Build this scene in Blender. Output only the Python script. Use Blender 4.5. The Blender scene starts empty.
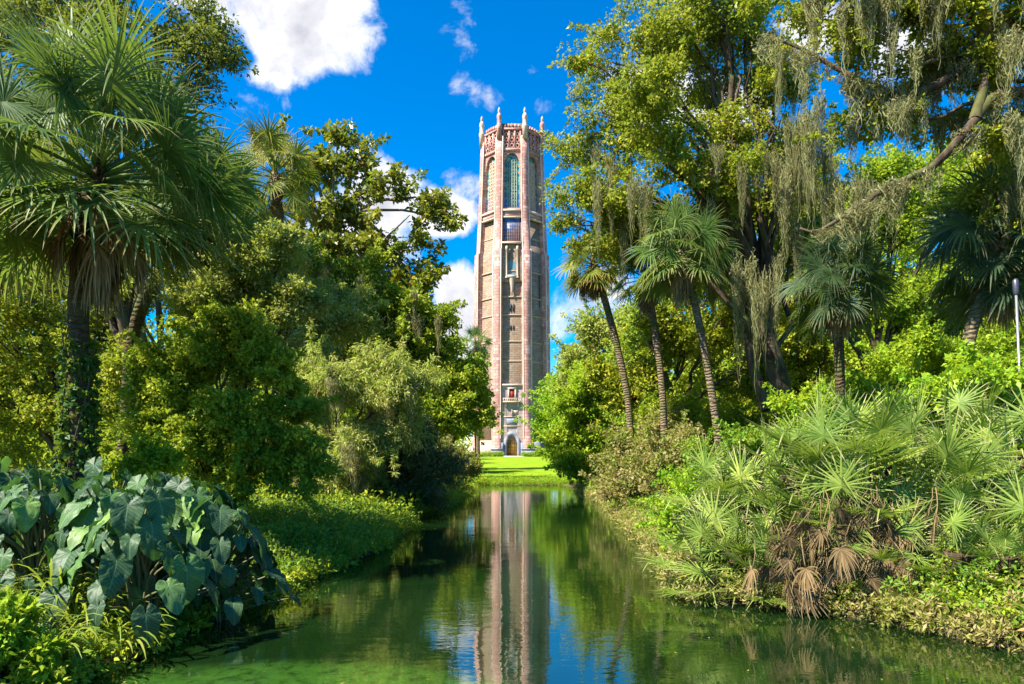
import bpy, math, random
import numpy as np
from math import radians as R, sin, cos, pi
from mathutils import Vector, Matrix

S = bpy.context.scene
COL = S.collection
F = 683.0; CX = 512.0; HY = 455.0; CZ = 1.8

# ------------------------------------------------------------------ camera
cam = bpy.data.cameras.new('camera'); camo = bpy.data.objects.new('camera', cam); COL.objects.link(camo)
camo.location = (0, 0, CZ); camo.rotation_euler = (R(90), 0, 0)
cam.sensor_width = 36; cam.lens = 36 * F / 1024
cam.shift_y = (HY - 342) / 1024.0
cam.clip_end = 4000
S.camera = camo

# ------------------------------------------------------------------ light
SUN_DIR = Vector((-0.86, -0.50, 0.0)).normalized()
SUN_EL = R(49)
sd = Vector((SUN_DIR.x * cos(SUN_EL), SUN_DIR.y * cos(SUN_EL), sin(SUN_EL)))
sun = bpy.data.lights.new('sun', 'SUN'); suno = bpy.data.objects.new('sun', sun); COL.objects.link(suno)
sun.energy = 5.0; sun.angle = R(0.55); sun.color = (1.0, 0.93, 0.80)
suno.rotation_euler = sd.to_track_quat('Z', 'Y').to_euler()
suno.location = (-30, -10, 40)
SKY_STRENGTH = 0.12
S.view_settings.view_transform = 'Standard'; S.view_settings.look = 'None'
S.view_settings.exposure = 1.5; S.view_settings.gamma = 1.0
S.view_settings.use_curve_mapping = False
S.render.engine = 'CYCLES'
cy = S.cycles
cy.max_bounces = 10; cy.diffuse_bounces = 7; cy.glossy_bounces = 3; cy.transmission_bounces = 7; cy.transparent_max_bounces = 4
cy.caustics_reflective = False; cy.caustics_refractive = False
cy.sample_clamp_indirect = 6.0
try:
    cy.use_denoising = True; cy.denoiser = 'OPENIMAGEDENOISE'; cy.denoising_input_passes = 'RGB_ALBEDO_NORMAL'
except Exception: pass


# node helper
class NT:
    def __init__(s, tree): s.t = tree; s.n = tree.nodes; s.n.clear()
    def node(s, kind, **kw):
        n = s.n.new(kind)
        for k, v in kw.items(): setattr(n, k, v)
        return n
    def put(s, sock, v):
        if v is None: return
        if hasattr(v, 'is_output') or isinstance(v, bpy.types.NodeSocket): s.t.links.new(v, sock)
        else:
            if isinstance(v, (tuple, list)) and len(v) == 3 and sock.type == 'RGBA': v = (*v, 1)
            sock.default_value = v
    def math(s, op, a, b=None, c=None, clamp=False):
        n = s.node('ShaderNodeMath', operation=op, use_clamp=clamp)
        s.put(n.inputs[0], a); s.put(n.inputs[1], b); s.put(n.inputs[2], c)
        return n.outputs[0]
    def mix(s, f, a, b, blend='MIX'):
        n = s.node('ShaderNodeMix', data_type='RGBA', blend_type=blend)
        s.put(n.inputs[0], f); s.put(n.inputs[6], a); s.put(n.inputs[7], b)
        return n.outputs[2]
    def noise(s, vec, scale, detail=3, rough=0.5, dist=0.0):
        n = s.node('ShaderNodeTexNoise'); s.put(n.inputs['Vector'], vec)
        n.inputs['Scale'].default_value = scale; n.inputs['Detail'].default_value = detail
        n.inputs['Roughness'].default_value = rough; n.inputs['Distortion'].default_value = dist
        return n.outputs['Fac']
    def ramp(s, f, stops, interp='LINEAR'):
        n = s.node('ShaderNodeValToRGB'); cr = n.color_ramp; cr.interpolation = interp
        while len(cr.elements) < len(stops): cr.elements.new(0.5)
        for e, (p, c) in zip(cr.elements, stops):
            e.position = p; e.color = (*c, 1) if len(c) == 3 else c
        s.put(n.inputs[0], f); return n.outputs[0]
    def smooth(s, v, lo, hi, a=0.0, b=1.0):
        n = s.node('ShaderNodeMapRange', interpolation_type='SMOOTHSTEP')
        s.put(n.inputs[0], v); n.inputs[1].default_value = lo; n.inputs[2].default_value = hi
        n.inputs[3].default_value = a; n.inputs[4].default_value = b
        return n.outputs[0]


# ------------------------------------------------------------------ world: sky with cumulus clouds
W = bpy.data.worlds.new('World'); S.world = W; W.use_nodes = True
t = NT(W.node_tree)
sky = t.node('ShaderNodeTexSky', sky_type='NISHITA', sun_disc=False)
sky.sun_elevation = SUN_EL
sky.sun_rotation = math.atan2(SUN_DIR.x, SUN_DIR.y)
sky.air_density = 1.0; sky.dust_density = 0.15; sky.ozone_density = 3.0; sky.altitude = 600
hs = t.node('ShaderNodeHueSaturation'); hs.inputs['Hue'].default_value = 0.503
hs.inputs['Saturation'].default_value = 1.72; hs.inputs['Value'].default_value = 0.80
t.put(hs.inputs['Color'], sky.outputs[0])
tc = t.node('ShaderNodeTexCoord'); sp = t.node('ShaderNodeSeparateXYZ'); t.put(sp.inputs[0], tc.outputs['Generated'])
X, Y, Z = sp.outputs
Yc = t.math('MAXIMUM', Y, 0.02)
u = t.math('DIVIDE', X, Yc); v = t.math('DIVIDE', Z, Yc)
uv = t.node('ShaderNodeCombineXYZ'); t.put(uv.inputs[0], u); t.put(uv.inputs[1], v)
n1 = t.noise(uv.outputs[0], 9.0, 9, 0.62, 0.3)
n2 = t.noise(uv.outputs[0], 3.2, 2, 0.5)
CLOUDS = [  # bearing/elevation of each cloud (as tangents), size, density
    (300, 22, 92, 62, 1.0), (215, -22, 80, 40, 1.0), (345, 42, 48, 40, .9), (285, 62, 48, 34, 0.8), (235, 10, 60, 40, .9),
    (478, 22, 34, 36, .22), (474, 96, 26, 24, .30), (548, 108, 16, 14, .30), (538, 67, 14, 9, .15),
    (380, 200, 58, 44, .9), (440, 212, 46, 30, 1.2), (350, 235, 70, 60, .85), (462, 190, 26, 22, .6), (350, 165, 36, 26, .4),
    (462, 302, 34, 44, 1.3), (475, 330, 56, 40, 1.3), (425, 345, 50, 36, .8), (566, 318, 40, 36, .62), (600, 300, 40, 40, .5),
    (650, 95, 62, 50, .85), (830, 30, 70, 34, .7), (900, 60, 60, 40, .5), (720, 110, 50, 40, .55),
    (250, 105, 50, 12, .15), (1000, 180, 90, 60, .6), (-200, 60, 200, 90, .9), (1350, 30, 250, 120, .9),
    (500, -600, 260, 130, .8), (-300, -500, 260, 200, .8), (1300, -700, 300, 200, .8)]
m = None
for px, py, rx, ry, s_ in CLOUDS:
    a = t.math('MULTIPLY', t.math('SUBTRACT', u, (px - CX) / F), F / rx)
    b = t.math('MULTIPLY', t.math('SUBTRACT', v, (HY - py) / F), F / ry)
    q = t.math('ADD', t.math('MULTIPLY', a, a), t.math('MULTIPLY', b, b))
    w = t.math('MULTIPLY', t.math('SUBTRACT', 1.0, q), s_)
    w = t.math('MAXIMUM', w, -0.6) if False else w
    m = w if m is None else t.math('MAXIMUM', m, w)
m = t.math('MAXIMUM', m, -0.8)
dens = t.math('ADD', m, t.math('MULTIPLY', t.math('SUBTRACT', n1, 0.5), 3.0))
fac = t.smooth(dens, 0.08, 0.75)
fac = t.math('MULTIPLY', fac, t.smooth(Y, 0.02, 0.10))
shade = t.math('ADD', t.math('MULTIPLY', dens, 0.45), t.math('MULTIPLY', n2, 0.6))
n4 = t.noise(uv.outputs[0], 14.0, 6, 0.6)
shade = t.math('ADD', t.math('MULTIPLY', dens, 0.22), t.math('ADD', t.math('MULTIPLY', n2, 0.55), t.math('MULTIPLY', n4, 0.65)))
ccol = t.ramp(shade, [(0.40, (3.9, 3.9, 3.95)), (0.66, (3.8, 3.75, 3.75)), (0.82, (2.7, 2.72, 2.9)), (1.02, (1.9, 1.95, 2.2))])
cl = t.mix(fac, hs.outputs[0], ccol)
bg = t.node('ShaderNodeBackground'); t.put(bg.inputs[0], cl); bg.inputs[1].default_value = SKY_STRENGTH
wo = t.node('ShaderNodeOutputWorld'); t.put(wo.inputs[0], bg.outputs[0])


# ------------------------------------------------------------------ helpers
def put(px, py, Y):
    """point seen in direction (px,py) at distance Y ahead"""
    return np.array([(px - CX) / F * Y, Y, CZ + (HY - py) / F * Y])

def mesh_np(name, V, faces_list, mats, attrs=None, mat_idx=None, smooth=False):
    """faces_list: list of (n,k) int arrays"""
    me = bpy.data.meshes.new(name)
    V = np.asarray(V, dtype=np.float32).reshape(-1, 3)
    loops = np.concatenate([f.reshape(-1) for f in faces_list]).astype(np.int32)
    tot = np.concatenate([np.full(len(f), f.shape[1]) for f in faces_list]).astype(np.int32)
    st = np.concatenate([[0], np.cumsum(tot)[:-1]]).astype(np.int32)
    me.vertices.add(len(V)); me.vertices.foreach_set('co', V.ravel())
    me.loops.add(len(loops)); me.loops.foreach_set('vertex_index', loops)
    me.polygons.add(len(tot)); me.polygons.foreach_set('loop_start', st); me.polygons.foreach_set('loop_total', tot)
    if mat_idx is not None: me.polygons.foreach_set('material_index', np.asarray(mat_idx, dtype=np.int32))
    if smooth: me.polygons.foreach_set('use_smooth', np.ones(len(tot), dtype=bool))
    me.update(calc_edges=True)
    for k, a in (attrs or {}).items():
        at = me.attributes.new(k, 'FLOAT', 'POINT'); at.data.foreach_set('value', np.asarray(a, dtype=np.float32))
    for mm in (mats if isinstance(mats, (list, tuple)) else [mats]): me.materials.append(mm)
    return me

def link(name, me, parent=None, loc=None, rz=None):
    o = bpy.data.objects.new(name, me); COL.objects.link(o)
    if parent is not None: o.parent = parent
    if loc is not None: o.location = loc
    if rz is not None: o.rotation_euler = (0, 0, rz)
    return o

def tag(o, label=None, cat=None, group=None, kind=None):
    if label: o['label'] = label
    if cat: o['category'] = cat
    if group: o['group'] = group
    if kind: o['kind'] = kind
    return o

def thing(name, label, cat, loc, rz=0, group=None):
    o = bpy.data.objects.new(name, None); COL.objects.link(o)
    o.empty_display_size = 0.2
    o.location = tuple(loc); o.rotation_euler = (0, 0, rz)
    return tag(o, label, cat, group)

class Geo:
    """collects tubes, boxes and lofts as one mesh"""
    def __init__(s): s.v = []; s.f = {}; s.n = 0; s.uv = False
    def add(s, V, Fs):
        V = np.asarray(V, float).reshape(-1, 3)
        for f in Fs:
            f = np.asarray(f); s.f.setdefault(f.shape[1], []).append(f + s.n)
        s.v.append(V); s.n += len(V)
    def tube(s, pts, rad, k=7, cap=True):
        pts = np.asarray(pts, float); m = len(pts); rad = np.broadcast_to(rad, (m,))
        T = np.gradient(pts, axis=0); T /= (np.linalg.norm(T, axis=1, keepdims=True) + 1e-9)
        ref = np.array([0.3, 0.9, 0.1]) if abs(T[0, 2]) > 0.8 else np.array([0, 0, 1.0])
        A = np.cross(T, ref); A /= (np.linalg.norm(A, axis=1, keepdims=True) + 1e-9)
        B = np.cross(T, A)
        an = np.arange(k) * 2 * pi / k
        ring = A[:, None, :] * np.cos(an)[None, :, None] + B[:, None, :] * np.sin(an)[None, :, None]
        V = (pts[:, None, :] + ring * rad[:, None, None]).reshape(-1, 3)
        i = np.arange(m - 1)[:, None] * k; j = np.arange(k)[None, :]; j2 = (j + 1) % k
        Fq = np.stack([i + j, i + j2, i + k + j2, i + k + j], -1).reshape(-1, 4)
        Fs = [Fq]
        if cap: Fs.append(np.arange(k)[None, :] + (m - 1) * k)
        s.add(V, Fs)
    def loft(s, secs, cap=True):
        """secs: list of (k,3) rings, same k"""
        k = len(secs[0]); m = len(secs); V = np.concatenate(secs)
        i = np.arange(m - 1)[:, None] * k; j = np.arange(k)[None, :]; j2 = (j + 1) % k
        Fs = [np.stack([i + j, i + j2, i + k + j2, i + k + j], -1).reshape(-1, 4)]
        if cap: Fs += [np.arange(k)[None, :] + (m - 1) * k, np.arange(k)[None, ::-1]]
        s.add(V, Fs)
    def box(s, c, d, rot=None):
        x, y, z = [q / 2 for q in d]
        V = np.array([[-x, -y, -z], [x, -y, -z], [x, y, -z], [-x, y, -z], [-x, -y, z], [x, -y, z], [x, y, z], [-x, y, z]])
        if rot is not None: V = V @ np.array(rot).T
        V = V + np.array(c)
        s.add(V, [np.array([[0, 3, 2, 1], [4, 5, 6, 7], [0, 1, 5, 4], [1, 2, 6, 5], [2, 3, 7, 6], [3, 0, 4, 7]])])
    def mesh(s, name, mat, smooth=False, uv=False, wob=0.0):
        V = np.concatenate(s.v)
        me = mesh_np(name, V, [np.concatenate(f) for f in s.f.values()], mat, smooth=smooth)
        if uv: wall_uv(me)
        return me

def wall_uv(me):
    """metre-true uv: along the wall and up"""
    l = me.uv_layers.new(name='UVMap')
    n = len(me.polygons)
    for p in me.polygons:
        nx, ny, nz = p.normal
        if abs(nz) < 0.8:
            h = math.hypot(nx, ny) + 1e-9; tx, ty = -ny / h, nx / h
            for li in p.loop_indices:
                co = me.vertices[me.loops[li].vertex_index].co
                l.data[li].uv = (co.x * tx + co.y * ty, co.z)
        else:
            for li in p.loop_indices:
                co = me.vertices[me.loops[li].vertex_index].co; l.data[li].uv = (co.x, co.y)

def bend(p0, p1, n, sag=0.0, jit=0.0, rng=None):
    tt = np.linspace(0, 1, n)[:, None]
    P = p0 + (p1 - p0) * tt
    P[:, 2] += sag * np.sin(pi * tt[:, 0])
    if jit and rng is not None:
        J = rng.normal(0, jit, P.shape); J[0] = 0; J[-1] = 0; P += J
    return P

def smooth_path(pts, n):
    pts = np.asarray(pts, float)
    if len(pts) < 3: return bend(pts[0], pts[-1], n)
    P = np.vstack([2 * pts[0] - pts[1], pts, 2 * pts[-1] - pts[-2]])
    out = []
    m = len(pts) - 1
    for q in np.linspace(0, m - 1e-6, n):
        i = int(q); f = q - i; a, b, c, d = P[i], P[i + 1], P[i + 2], P[i + 3]
        out.append(0.5 * ((2 * b) + (-a + c) * f + (2 * a - 5 * b + 4 * c - d) * f * f + (-a + 3 * b - 3 * c + d) * f ** 3))
    return np.array(out)

# ------------------------------------------------------------------ materials
def principled(t, col, rough=0.6, spec=0.3, normal=None):
    p = t.node('ShaderNodeBsdfPrincipled'); t.put(p.inputs['Base Color'], col)
    t.put(p.inputs['Roughness'], rough); p.inputs['Specular IOR Level'].default_value = spec
    if normal is not None: t.put(p.inputs['Normal'], normal)
    return p.outputs[0]
def new_mat(name):
    m = bpy.data.materials.new(name); m.use_nodes = True; return m, NT(m.node_tree)
def out(t, sh):
    o = t.node('ShaderNodeOutputMaterial'); t.put(o.inputs[0], sh)
def bump(t, h, strength=0.5, dist=0.05):
    b = t.node('ShaderNodeBump'); b.inputs['Strength'].default_value = strength; b.inputs['Distance'].default_value = dist
    t.put(b.inputs['Height'], h); return b.outputs[0]
def attr(t, name):
    a = t.node('ShaderNodeAttribute', attribute_name=name); return a.outputs['Fac']

def leaf_mat(name, c1, c2, c3=None, rare=None, trans=0.35, rough=0.5, spec=0.22, tcol=None, oi=0.25):
    """c1/c2 blend per leaf, c3 per clump, rare = odd dead leaf"""
    warm = lambda q: (q[0] * 1.12, q[1] * 1.14, q[2] + .008)
    c1 = warm(c1); c2 = warm(c2); c3 = warm(c3) if c3 else None
    m, t = new_mat(name)
    r = attr(t, 'rnd'); k = attr(t, 'tone')
    c = t.mix(r, c1, c2)
    if c3 is not None: c = t.mix(t.smooth(k, 0.25, 0.95), c, c3)
    if rare is not None: c = t.mix(t.math('GREATER_THAN', r, 0.955), c, rare)
    info = t.node('ShaderNodeObjectInfo')
    h = t.node('ShaderNodeHueSaturation'); t.put(h.inputs['Color'], c)
    t.put(h.inputs['Value'], t.math('ADD', 1 - oi / 2, t.math('MULTIPLY', info.outputs['Random'], oi)))
    c = h.outputs[0]
    tl = t.node('ShaderNodeBsdfTranslucent')
    t.put(tl.inputs[0], t.mix(0.75, c, tcol or (0.42, 0.50, 0.03)) )
    mx = t.node('ShaderNodeMixShader'); mx.inputs[0].default_value = trans
    t.put(mx.inputs[1], principled(t, c, rough, spec)); t.put(mx.inputs[2], tl.outputs[0])
    out(t, mx.outputs[0]); return m

LM = {
 'oak': leaf_mat('oak_leaves', (.12, .18, .010), (.25, .30, .015), (.36, .35, .02), (.24, .13, .03)),
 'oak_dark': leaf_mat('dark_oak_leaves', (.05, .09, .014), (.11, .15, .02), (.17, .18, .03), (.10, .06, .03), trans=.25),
 'magnolia': leaf_mat('large_glossy_leaves', (.08, .13, .012), (.20, .23, .015), (.32, .28, .02), (.26, .12, .03), rough=.35, spec=.5, trans=.28),
 'lime': leaf_mat('lime_leaves', (.13, .25, .008), (.25, .38, .014), (.34, .42, .02), trans=.45),
 'bush': leaf_mat('bush_leaves', (.09, .18, .010), (.22, .31, .014), (.36, .38, .02), trans=.36),
 'feather': leaf_mat('feathery_leaves', (.17, .24, .04), (.33, .37, .09), (.40, .38, .12), (.35, .3, .15), trans=.4),
 'shade': leaf_mat('shadow_tone_leaves', (.06, .09, .03), (.12, .15, .05), (.16, .17, .07), trans=.2),  # bush in shadow: its shade is put into the leaf colour
 'fresh': leaf_mat('fresh_green_leaves', (.11, .26, .008), (.22, .38, .012), (.30, .42, .015), trans=.42),
 'olive': leaf_mat('olive_scrub_leaves', (.13, .17, .03), (.24, .25, .06), (.30, .22, .10), (.36, .20, .10), trans=.35),
 'cover': leaf_mat('ground_cover_leaves', (.07, .18, .012), (.15, .29, .02), (.24, .33, .03), (.30, .22, .1), trans=.38),
 'cover_dry': leaf_mat('dry_ground_cover_leaves', (.20, .24, .03), (.33, .30, .09), (.36, .26, .12), (.40, .26, .14), trans=.35),
 'grass': leaf_mat('arching_grass_blades', (.07, .15, .01), (.20, .28, .03), (.30, .32, .05), trans=.4),
 'moss': leaf_mat('spanish_moss', (.20, .20, .09), (.38, .37, .19), (.20, .21, .09), trans=.45, rough=.9, spec=.05, tcol=(.36, .28, .10)),
 'ivy': leaf_mat('ivy_leaves', (.03, .09, .012), (.07, .15, .015), None, trans=.25),
}
def bark(name, c1, c2, scale=6.0, rings=False):
    m, t = new_mat(name)
    tc = t.node('ShaderNodeTexCoord'); mp = t.node('ShaderNodeMapping'); t.put(mp.inputs[0], tc.outputs['Object'])
    mp.inputs['Scale'].default_value = (1, 1, 3.0 if rings else 0.25)
    n = t.noise(mp.outputs[0], scale, 6, .65); n2 = t.noise(tc.outputs['Object'], 1.3, 3)
    c = t.mix(t.smooth(n, .35, .65), c1, c2)
    c = t.mix(t.smooth(n2, .45, .75), c, (.10, .12, .03))
    hgt = n
    if rings:
        wv = t.node('ShaderNodeTexWave', wave_type='BANDS', bands_direction='Z'); t.put(wv.inputs[0], tc.outputs['Object'])
        wv.inputs['Scale'].default_value = 3.2; wv.inputs['Distortion'].default_value = 9; wv.inputs['Detail'].default_value = 4
        hgt = t.math('ADD', n, wv.outputs['Fac']); c = t.mix(t.math('MULTIPLY', wv.outputs['Fac'], .3), c, c1)
    out(t, principled(t, c, .9, .1, bump(t, hgt, .8, .05))); return m
BARK = bark('oak_bark', (.04, .028, .018), (.13, .09, .06))
BARK_LIGHT = bark('pale_bark', (.11, .085, .06), (.28, .22, .16))
BARK_PALM = bark('palm_bark', (.11, .075, .045), (.30, .225, .15), 9, True)
BARK_BOOT = bark('shaggy_palm_bark', (.035, .028, .018), (.14, .09, .05), 14, True)

def frond_mat(name, c1, c2, tip, trans=.35, rough=.5, spec=.25, tc=(.30, .42, .03)):
    m, t = new_mat(name)
    r = attr(t, 'rnd'); q = attr(t, 'tone')
    c = t.mix(r, c1, c2); c = t.mix(t.smooth(q, .62, 1.0), c, tip)
    info = t.node('ShaderNodeObjectInfo'); h = t.node('ShaderNodeHueSaturation'); t.put(h.inputs['Color'], c)
    t.put(h.inputs['Value'], t.math('ADD', .75, t.math('MULTIPLY', info.outputs['Random'], .6)))
    if 'dead' not in name: t.put(h.inputs['Hue'], t.math('SUBTRACT', .51, t.math('MULTIPLY', info.outputs['Random'], .045)))
    tl = t.node('ShaderNodeBsdfTranslucent'); t.put(tl.inputs[0], t.mix(.6, h.outputs[0], tc))
    mx = t.node('ShaderNodeMixShader'); mx.inputs[0].default_value = trans
    t.put(mx.inputs[1], principled(t, h.outputs[0], rough, spec)); t.put(mx.inputs[2], tl.outputs[0])
    out(t, mx.outputs[0]); return m
FROND = frond_mat('palm_frond', (.06, .125, .030), (.13, .22, .05), (.36, .32, .12))
FROND_YEL = frond_mat('yellowish_palm_frond', (.13, .19, .03), (.24, .27, .04), (.42, .25, .06))
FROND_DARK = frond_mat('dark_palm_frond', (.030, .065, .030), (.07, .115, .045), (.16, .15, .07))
FROND_SILVER = frond_mat('silvery_palmetto_frond', (.09, .18, .025), (.27, .38, .07), (.56, .52, .25), trans=.36, rough=.5, spec=.25)
FROND_DEAD = frond_mat('dead_palm_frond', (.12, .075, .035), (.27, .19, .09), (.38, .30, .16), trans=.15, rough=.9, spec=.05, tc=(.3, .18, .07))

# ------------------------------------------------------------------ ground, water
SHORE = np.array([(-1.9, 41), (-2.0, 38.4), (-2.1, 33), (-2.15, 24.6), (-2.7, 21), (-2.95, 18.0), (-2.3, 16.2), (-2.7, 14.8), (-2.45, 12.9), (-2.75, 11), (-2.96, 9.1), (-3.3, 7.6),
    (-3.35, 5.6), (-4, 2), (-6, -4), (-6, -14), (8, -14), (7, 0), (5.6, 4), (4.75, 6.1), (4.1, 7.1), (3.4, 8.0), (2.35, 8.3), (2.15, 9.0), (2.5, 10.7),
    (2.75, 14.5), (3.0, 19), (3.45, 24.6), (3.6, 32), (3.4, 38), (2.9, 41)])
def ground(x, y):
    x = np.asarray(x, float); y = np.asarray(y, float)
    shp = np.broadcast(x, y).shape; x = np.broadcast_to(x, shp).ravel(); y = np.broadcast_to(y, shp).ravel()
    A = SHORE; B = np.roll(SHORE, -1, 0)
    d = np.full(x.shape, 1e9); ins = np.zeros(x.shape, bool)
    for (ax, ay), (bx, by) in zip(A, B):
        ex, ey = bx - ax, by - ay
        tt = np.clip(((x - ax) * ex + (y - ay) * ey) / (ex * ex + ey * ey), 0, 1)
        d = np.minimum(d, np.hypot(x - ax - tt * ex, y - ay - tt * ey))
        c = ((ay > y) != (by > y)) & (x < (bx - ax) * (y - ay) / (by - ay + 1e-12) + ax)
        ins ^= c
    side = np.where(x < 0.3, .75, 1.75)
    k = np.clip((np.abs(x - .5) - 3.0) / 5, 0, 1); k = k * k * (3 - 2 * k)
    far = np.clip((y - 37) / 5, 0, 1); side = side * (1 - far * (1 - k))
    bank = side * (1 - np.exp(-d / 5.0))
    slope = 1.36 * np.clip((y - 41) / 70, 0, 1)
    w = .05 * np.sin(x * .9 + 1) * np.sin(y * .7) * np.clip(d - 1, 0, 1) * (1 - far)
    land = 0.02 + .10 * (1 - np.exp(-d / .25)) + np.maximum(bank * np.clip(1 - (y - 60) / 60, 0, 1), slope) + w
    wat = -0.02 - .6 * (1 - np.exp(-d / .8))
    return np.where(ins, wat, land).reshape(shp)
def gz(x, y): return float(ground(x, y))

xs = np.concatenate([[-900, -500, -250, -140, -90, -65], np.arange(-50, -16, 2.0), np.arange(-16, -8, .6), np.arange(-8, 8, .16), np.arange(8, 16, .6), np.arange(16, 51, 2.0), [65, 90, 140, 250, 500, 900]])
ys = np.concatenate([[-300, -120, -60, -30], np.arange(-16, 3, .8), np.arange(3, 24, .18), np.arange(24, 48, .5), np.arange(48, 130, 2.5), [150, 200, 300, 500, 900, 1500, 2400]])
GX, GY = np.meshgrid(xs, ys); GZ = ground(GX, GY)
nx, ny = len(xs), len(ys)
ii = (np.arange(ny - 1)[:, None] * nx + np.arange(nx - 1)[None, :]).ravel()
m, t = new_mat('forest_floor')
tc = t.node('ShaderNodeTexCoord'); o_ = tc.outputs['Object']
n = t.noise(o_, 1.2, 5, .6); n3 = t.noise(o_, 14, 5, .7)
c = t.mix(t.smooth(n, .4, .62), (.075, .055, .03), (.07, .10, .02))
c = t.mix(t.smooth(n3, .5, .7), c, (.17, .12, .06))
out(t, principled(t, c, .95, .05, bump(t, n3, 1, .06)))
g = mesh_np('ground', np.stack([GX, GY, GZ], -1).reshape(-1, 3), [np.stack([ii, ii + 1, ii + nx + 1, ii + nx], -1)], m, smooth=True)
tag(link('ground', g), kind='structure')

def sheet(name, x0, x1, y0, y1, off, mat, step=.5, edge=None):
    xs = np.arange(x0, x1 + .01, step); ys = np.arange(y0, y1 + .01, step * 2)
    a, b = np.meshgrid(xs, ys)
    if edge is not None: a, b = edge(a, b)
    z = ground(a, b) + off; k = len(xs)
    ii = (np.arange(len(ys) - 1)[:, None] * k + np.arange(k - 1)[None, :]).ravel()
    me = mesh_np(name, np.stack([a, b, z], -1).reshape(-1, 3), [np.stack([ii, ii + 1, ii + k + 1, ii + k], -1)], mat, smooth=True)
    return tag(link(name, me), kind='structure')
m, t = new_mat('lawn_grass'); tc = t.node('ShaderNodeTexCoord'); o_ = tc.outputs['Object']
n = t.noise(o_, .35, 5, .7); n3 = t.noise(o_, 12, 4, .7)
c = t.mix(t.smooth(n, .38, .60), (.16, .29, .008), (.29, .40, .012)); c = t.mix(t.smooth(n3, .35, .75), c, (.15, .26, .01))
out(t, principled(t, c, .9, .1, bump(t, n3, 1, .08))); LAWN = m
sheet('lawn', -14, 16, 41.3, 118, .03, LAWN, 1.0)
m, t = new_mat('sand_path'); tc = t.node('ShaderNodeTexCoord'); n = t.noise(tc.outputs['Object'], 3, 6, .7)
out(t, principled(t, t.mix(n, (.42, .36, .20), (.62, .55, .36)), .95, .1))
sheet('path', .6, 9, 42.4, 44.4, .06, m, .7)

# water
m, t = new_mat('pond_water')
tc = t.node('ShaderNodeTexCoord'); o_ = tc.outputs['Object']
mp = t.node('ShaderNodeMapping'); t.put(mp.inputs[0], o_); mp.inputs['Scale'].default_value = (1.0, 2.6, 1)
mp2 = t.node('ShaderNodeMapping'); t.put(mp2.inputs[0], o_); mp2.inputs['Scale'].default_value = (.5, 1.0, 1)
r1 = t.noise(mp.outputs[0], 2.6, 3, .55, .4); r2 = t.noise(mp2.outputs[0], 1.1, 2, .5)
r3 = t.noise(mp.outputs[0], 8.0, 2, .5, .3)
hgt = t.math('ADD', t.math('ADD', t.math('MULTIPLY', r1, .42), t.math('MULTIPLY', r3, .10)), r2)
nb = bump(t, hgt, .19, .022)
sp = t.node('ShaderNodeSeparateXYZ'); t.put(sp.inputs[0], o_)
nz = t.noise(o_, .8, 4, .6)
# shallow bed of algae near the left bank, at its own place in the pond
ex = t.math('MULTIPLY', t.math('ADD', sp.outputs[0], 1.8), .5); ey = t.math('MULTIPLY', t.math('ADD', sp.outputs[1], -5.0), 1.0)
dd = t.math('ADD', t.math('ADD', t.math('MULTIPLY', ex, ex), t.math('MULTIPLY', ey, ey)), t.math('MULTIPLY', t.math('SUBTRACT', nz, .5), .9))
alg = t.smooth(dd, 1.15, .35)
bc = t.mix(t.smooth(nz, .3, .7), (.004, .014, .003), (.007, .022, .005))
bc = t.mix(t.math('MULTIPLY', alg, t.smooth(t.noise(o_, 7, 5, .7), .25, .6)), bc, (.035, .10, .012))
gl = t.node('ShaderNodeBsdfGlossy'); gl.inputs['Roughness'].default_value = .012; t.put(gl.inputs['Normal'], nb)
gl.inputs[0].default_value = (.95, 1, .95, 1)
df = t.node('ShaderNodeBsdfDiffuse'); t.put(df.inputs[0], bc)
fr = t.node('ShaderNodeFresnel'); fr.inputs[0].default_value = 3.0; t.put(fr.inputs['Normal'], nb)
mx = t.node('ShaderNodeMixShader'); t.put(mx.inputs[0], fr.outputs[0]); t.put(mx.inputs[1], df.outputs[0]); t.put(mx.inputs[2], gl.outputs[0])
out(t, mx.outputs[0])
me = mesh_np('pond_water', [(-9, -18, 0), (12, -18, 0), (12, 41.6, 0), (-9, 41.6, 0)], [np.array([[0, 1, 2, 3]])], m)
tag(link('pond_water', me), kind='structure')

# ------------------------------------------------------------------ the tower
TY = 126.8; TX = 0.0; TZ = gz(0, 118) - .1
def stone(name, cols, bw, bh, mortar, msize=.02, rough=.85, nscale=.4, nc=None, bmp=.5):
    m, t = new_mat(name)
    uvn = t.node('ShaderNodeUVMap'); br = t.node('ShaderNodeTexBrick'); t.put(br.inputs['Vector'], uvn.outputs[0])
    br.inputs['Scale'].default_value = 1; br.inputs['Brick Width'].default_value = bw; br.inputs['Row Height'].default_value = bh
    br.inputs['Mortar Size'].default_value = msize; br.inputs['Bias'].default_value = 0
    br.inputs['Color1'].default_value = (0, 0, 0, 1); br.inputs['Color2'].default_value = (1, 1, 1, 1); br.inputs['Mortar'].default_value = (.5, .5, .5, 1)
    k = len(cols); c = t.ramp(br.outputs['Color'], [(i / (k - 1) if k > 1 else 0, q) for i, q in enumerate(cols)])
    c = t.mix(br.outputs['Fac'], c, mortar)
    tc = t.node('ShaderNodeTexCoord'); n = t.noise(tc.outputs['Object'], nscale, 6, .65); n2 = t.noise(tc.outputs['Object'], 2.5, 4, .7)
    if nc: c = t.mix(t.math('MULTIPLY', t.smooth(n, .42, .68), .75), c, nc)
    c = t.mix(t.math('MULTIPLY', t.smooth(n2, .3, .75), .4), c, tuple(q * .55 for q in cols[0]))
    out(t, principled(t, c, rough, .15, bump(t, t.math('SUBTRACT', 1, br.outputs['Fac']), bmp, .05))); return m
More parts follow.
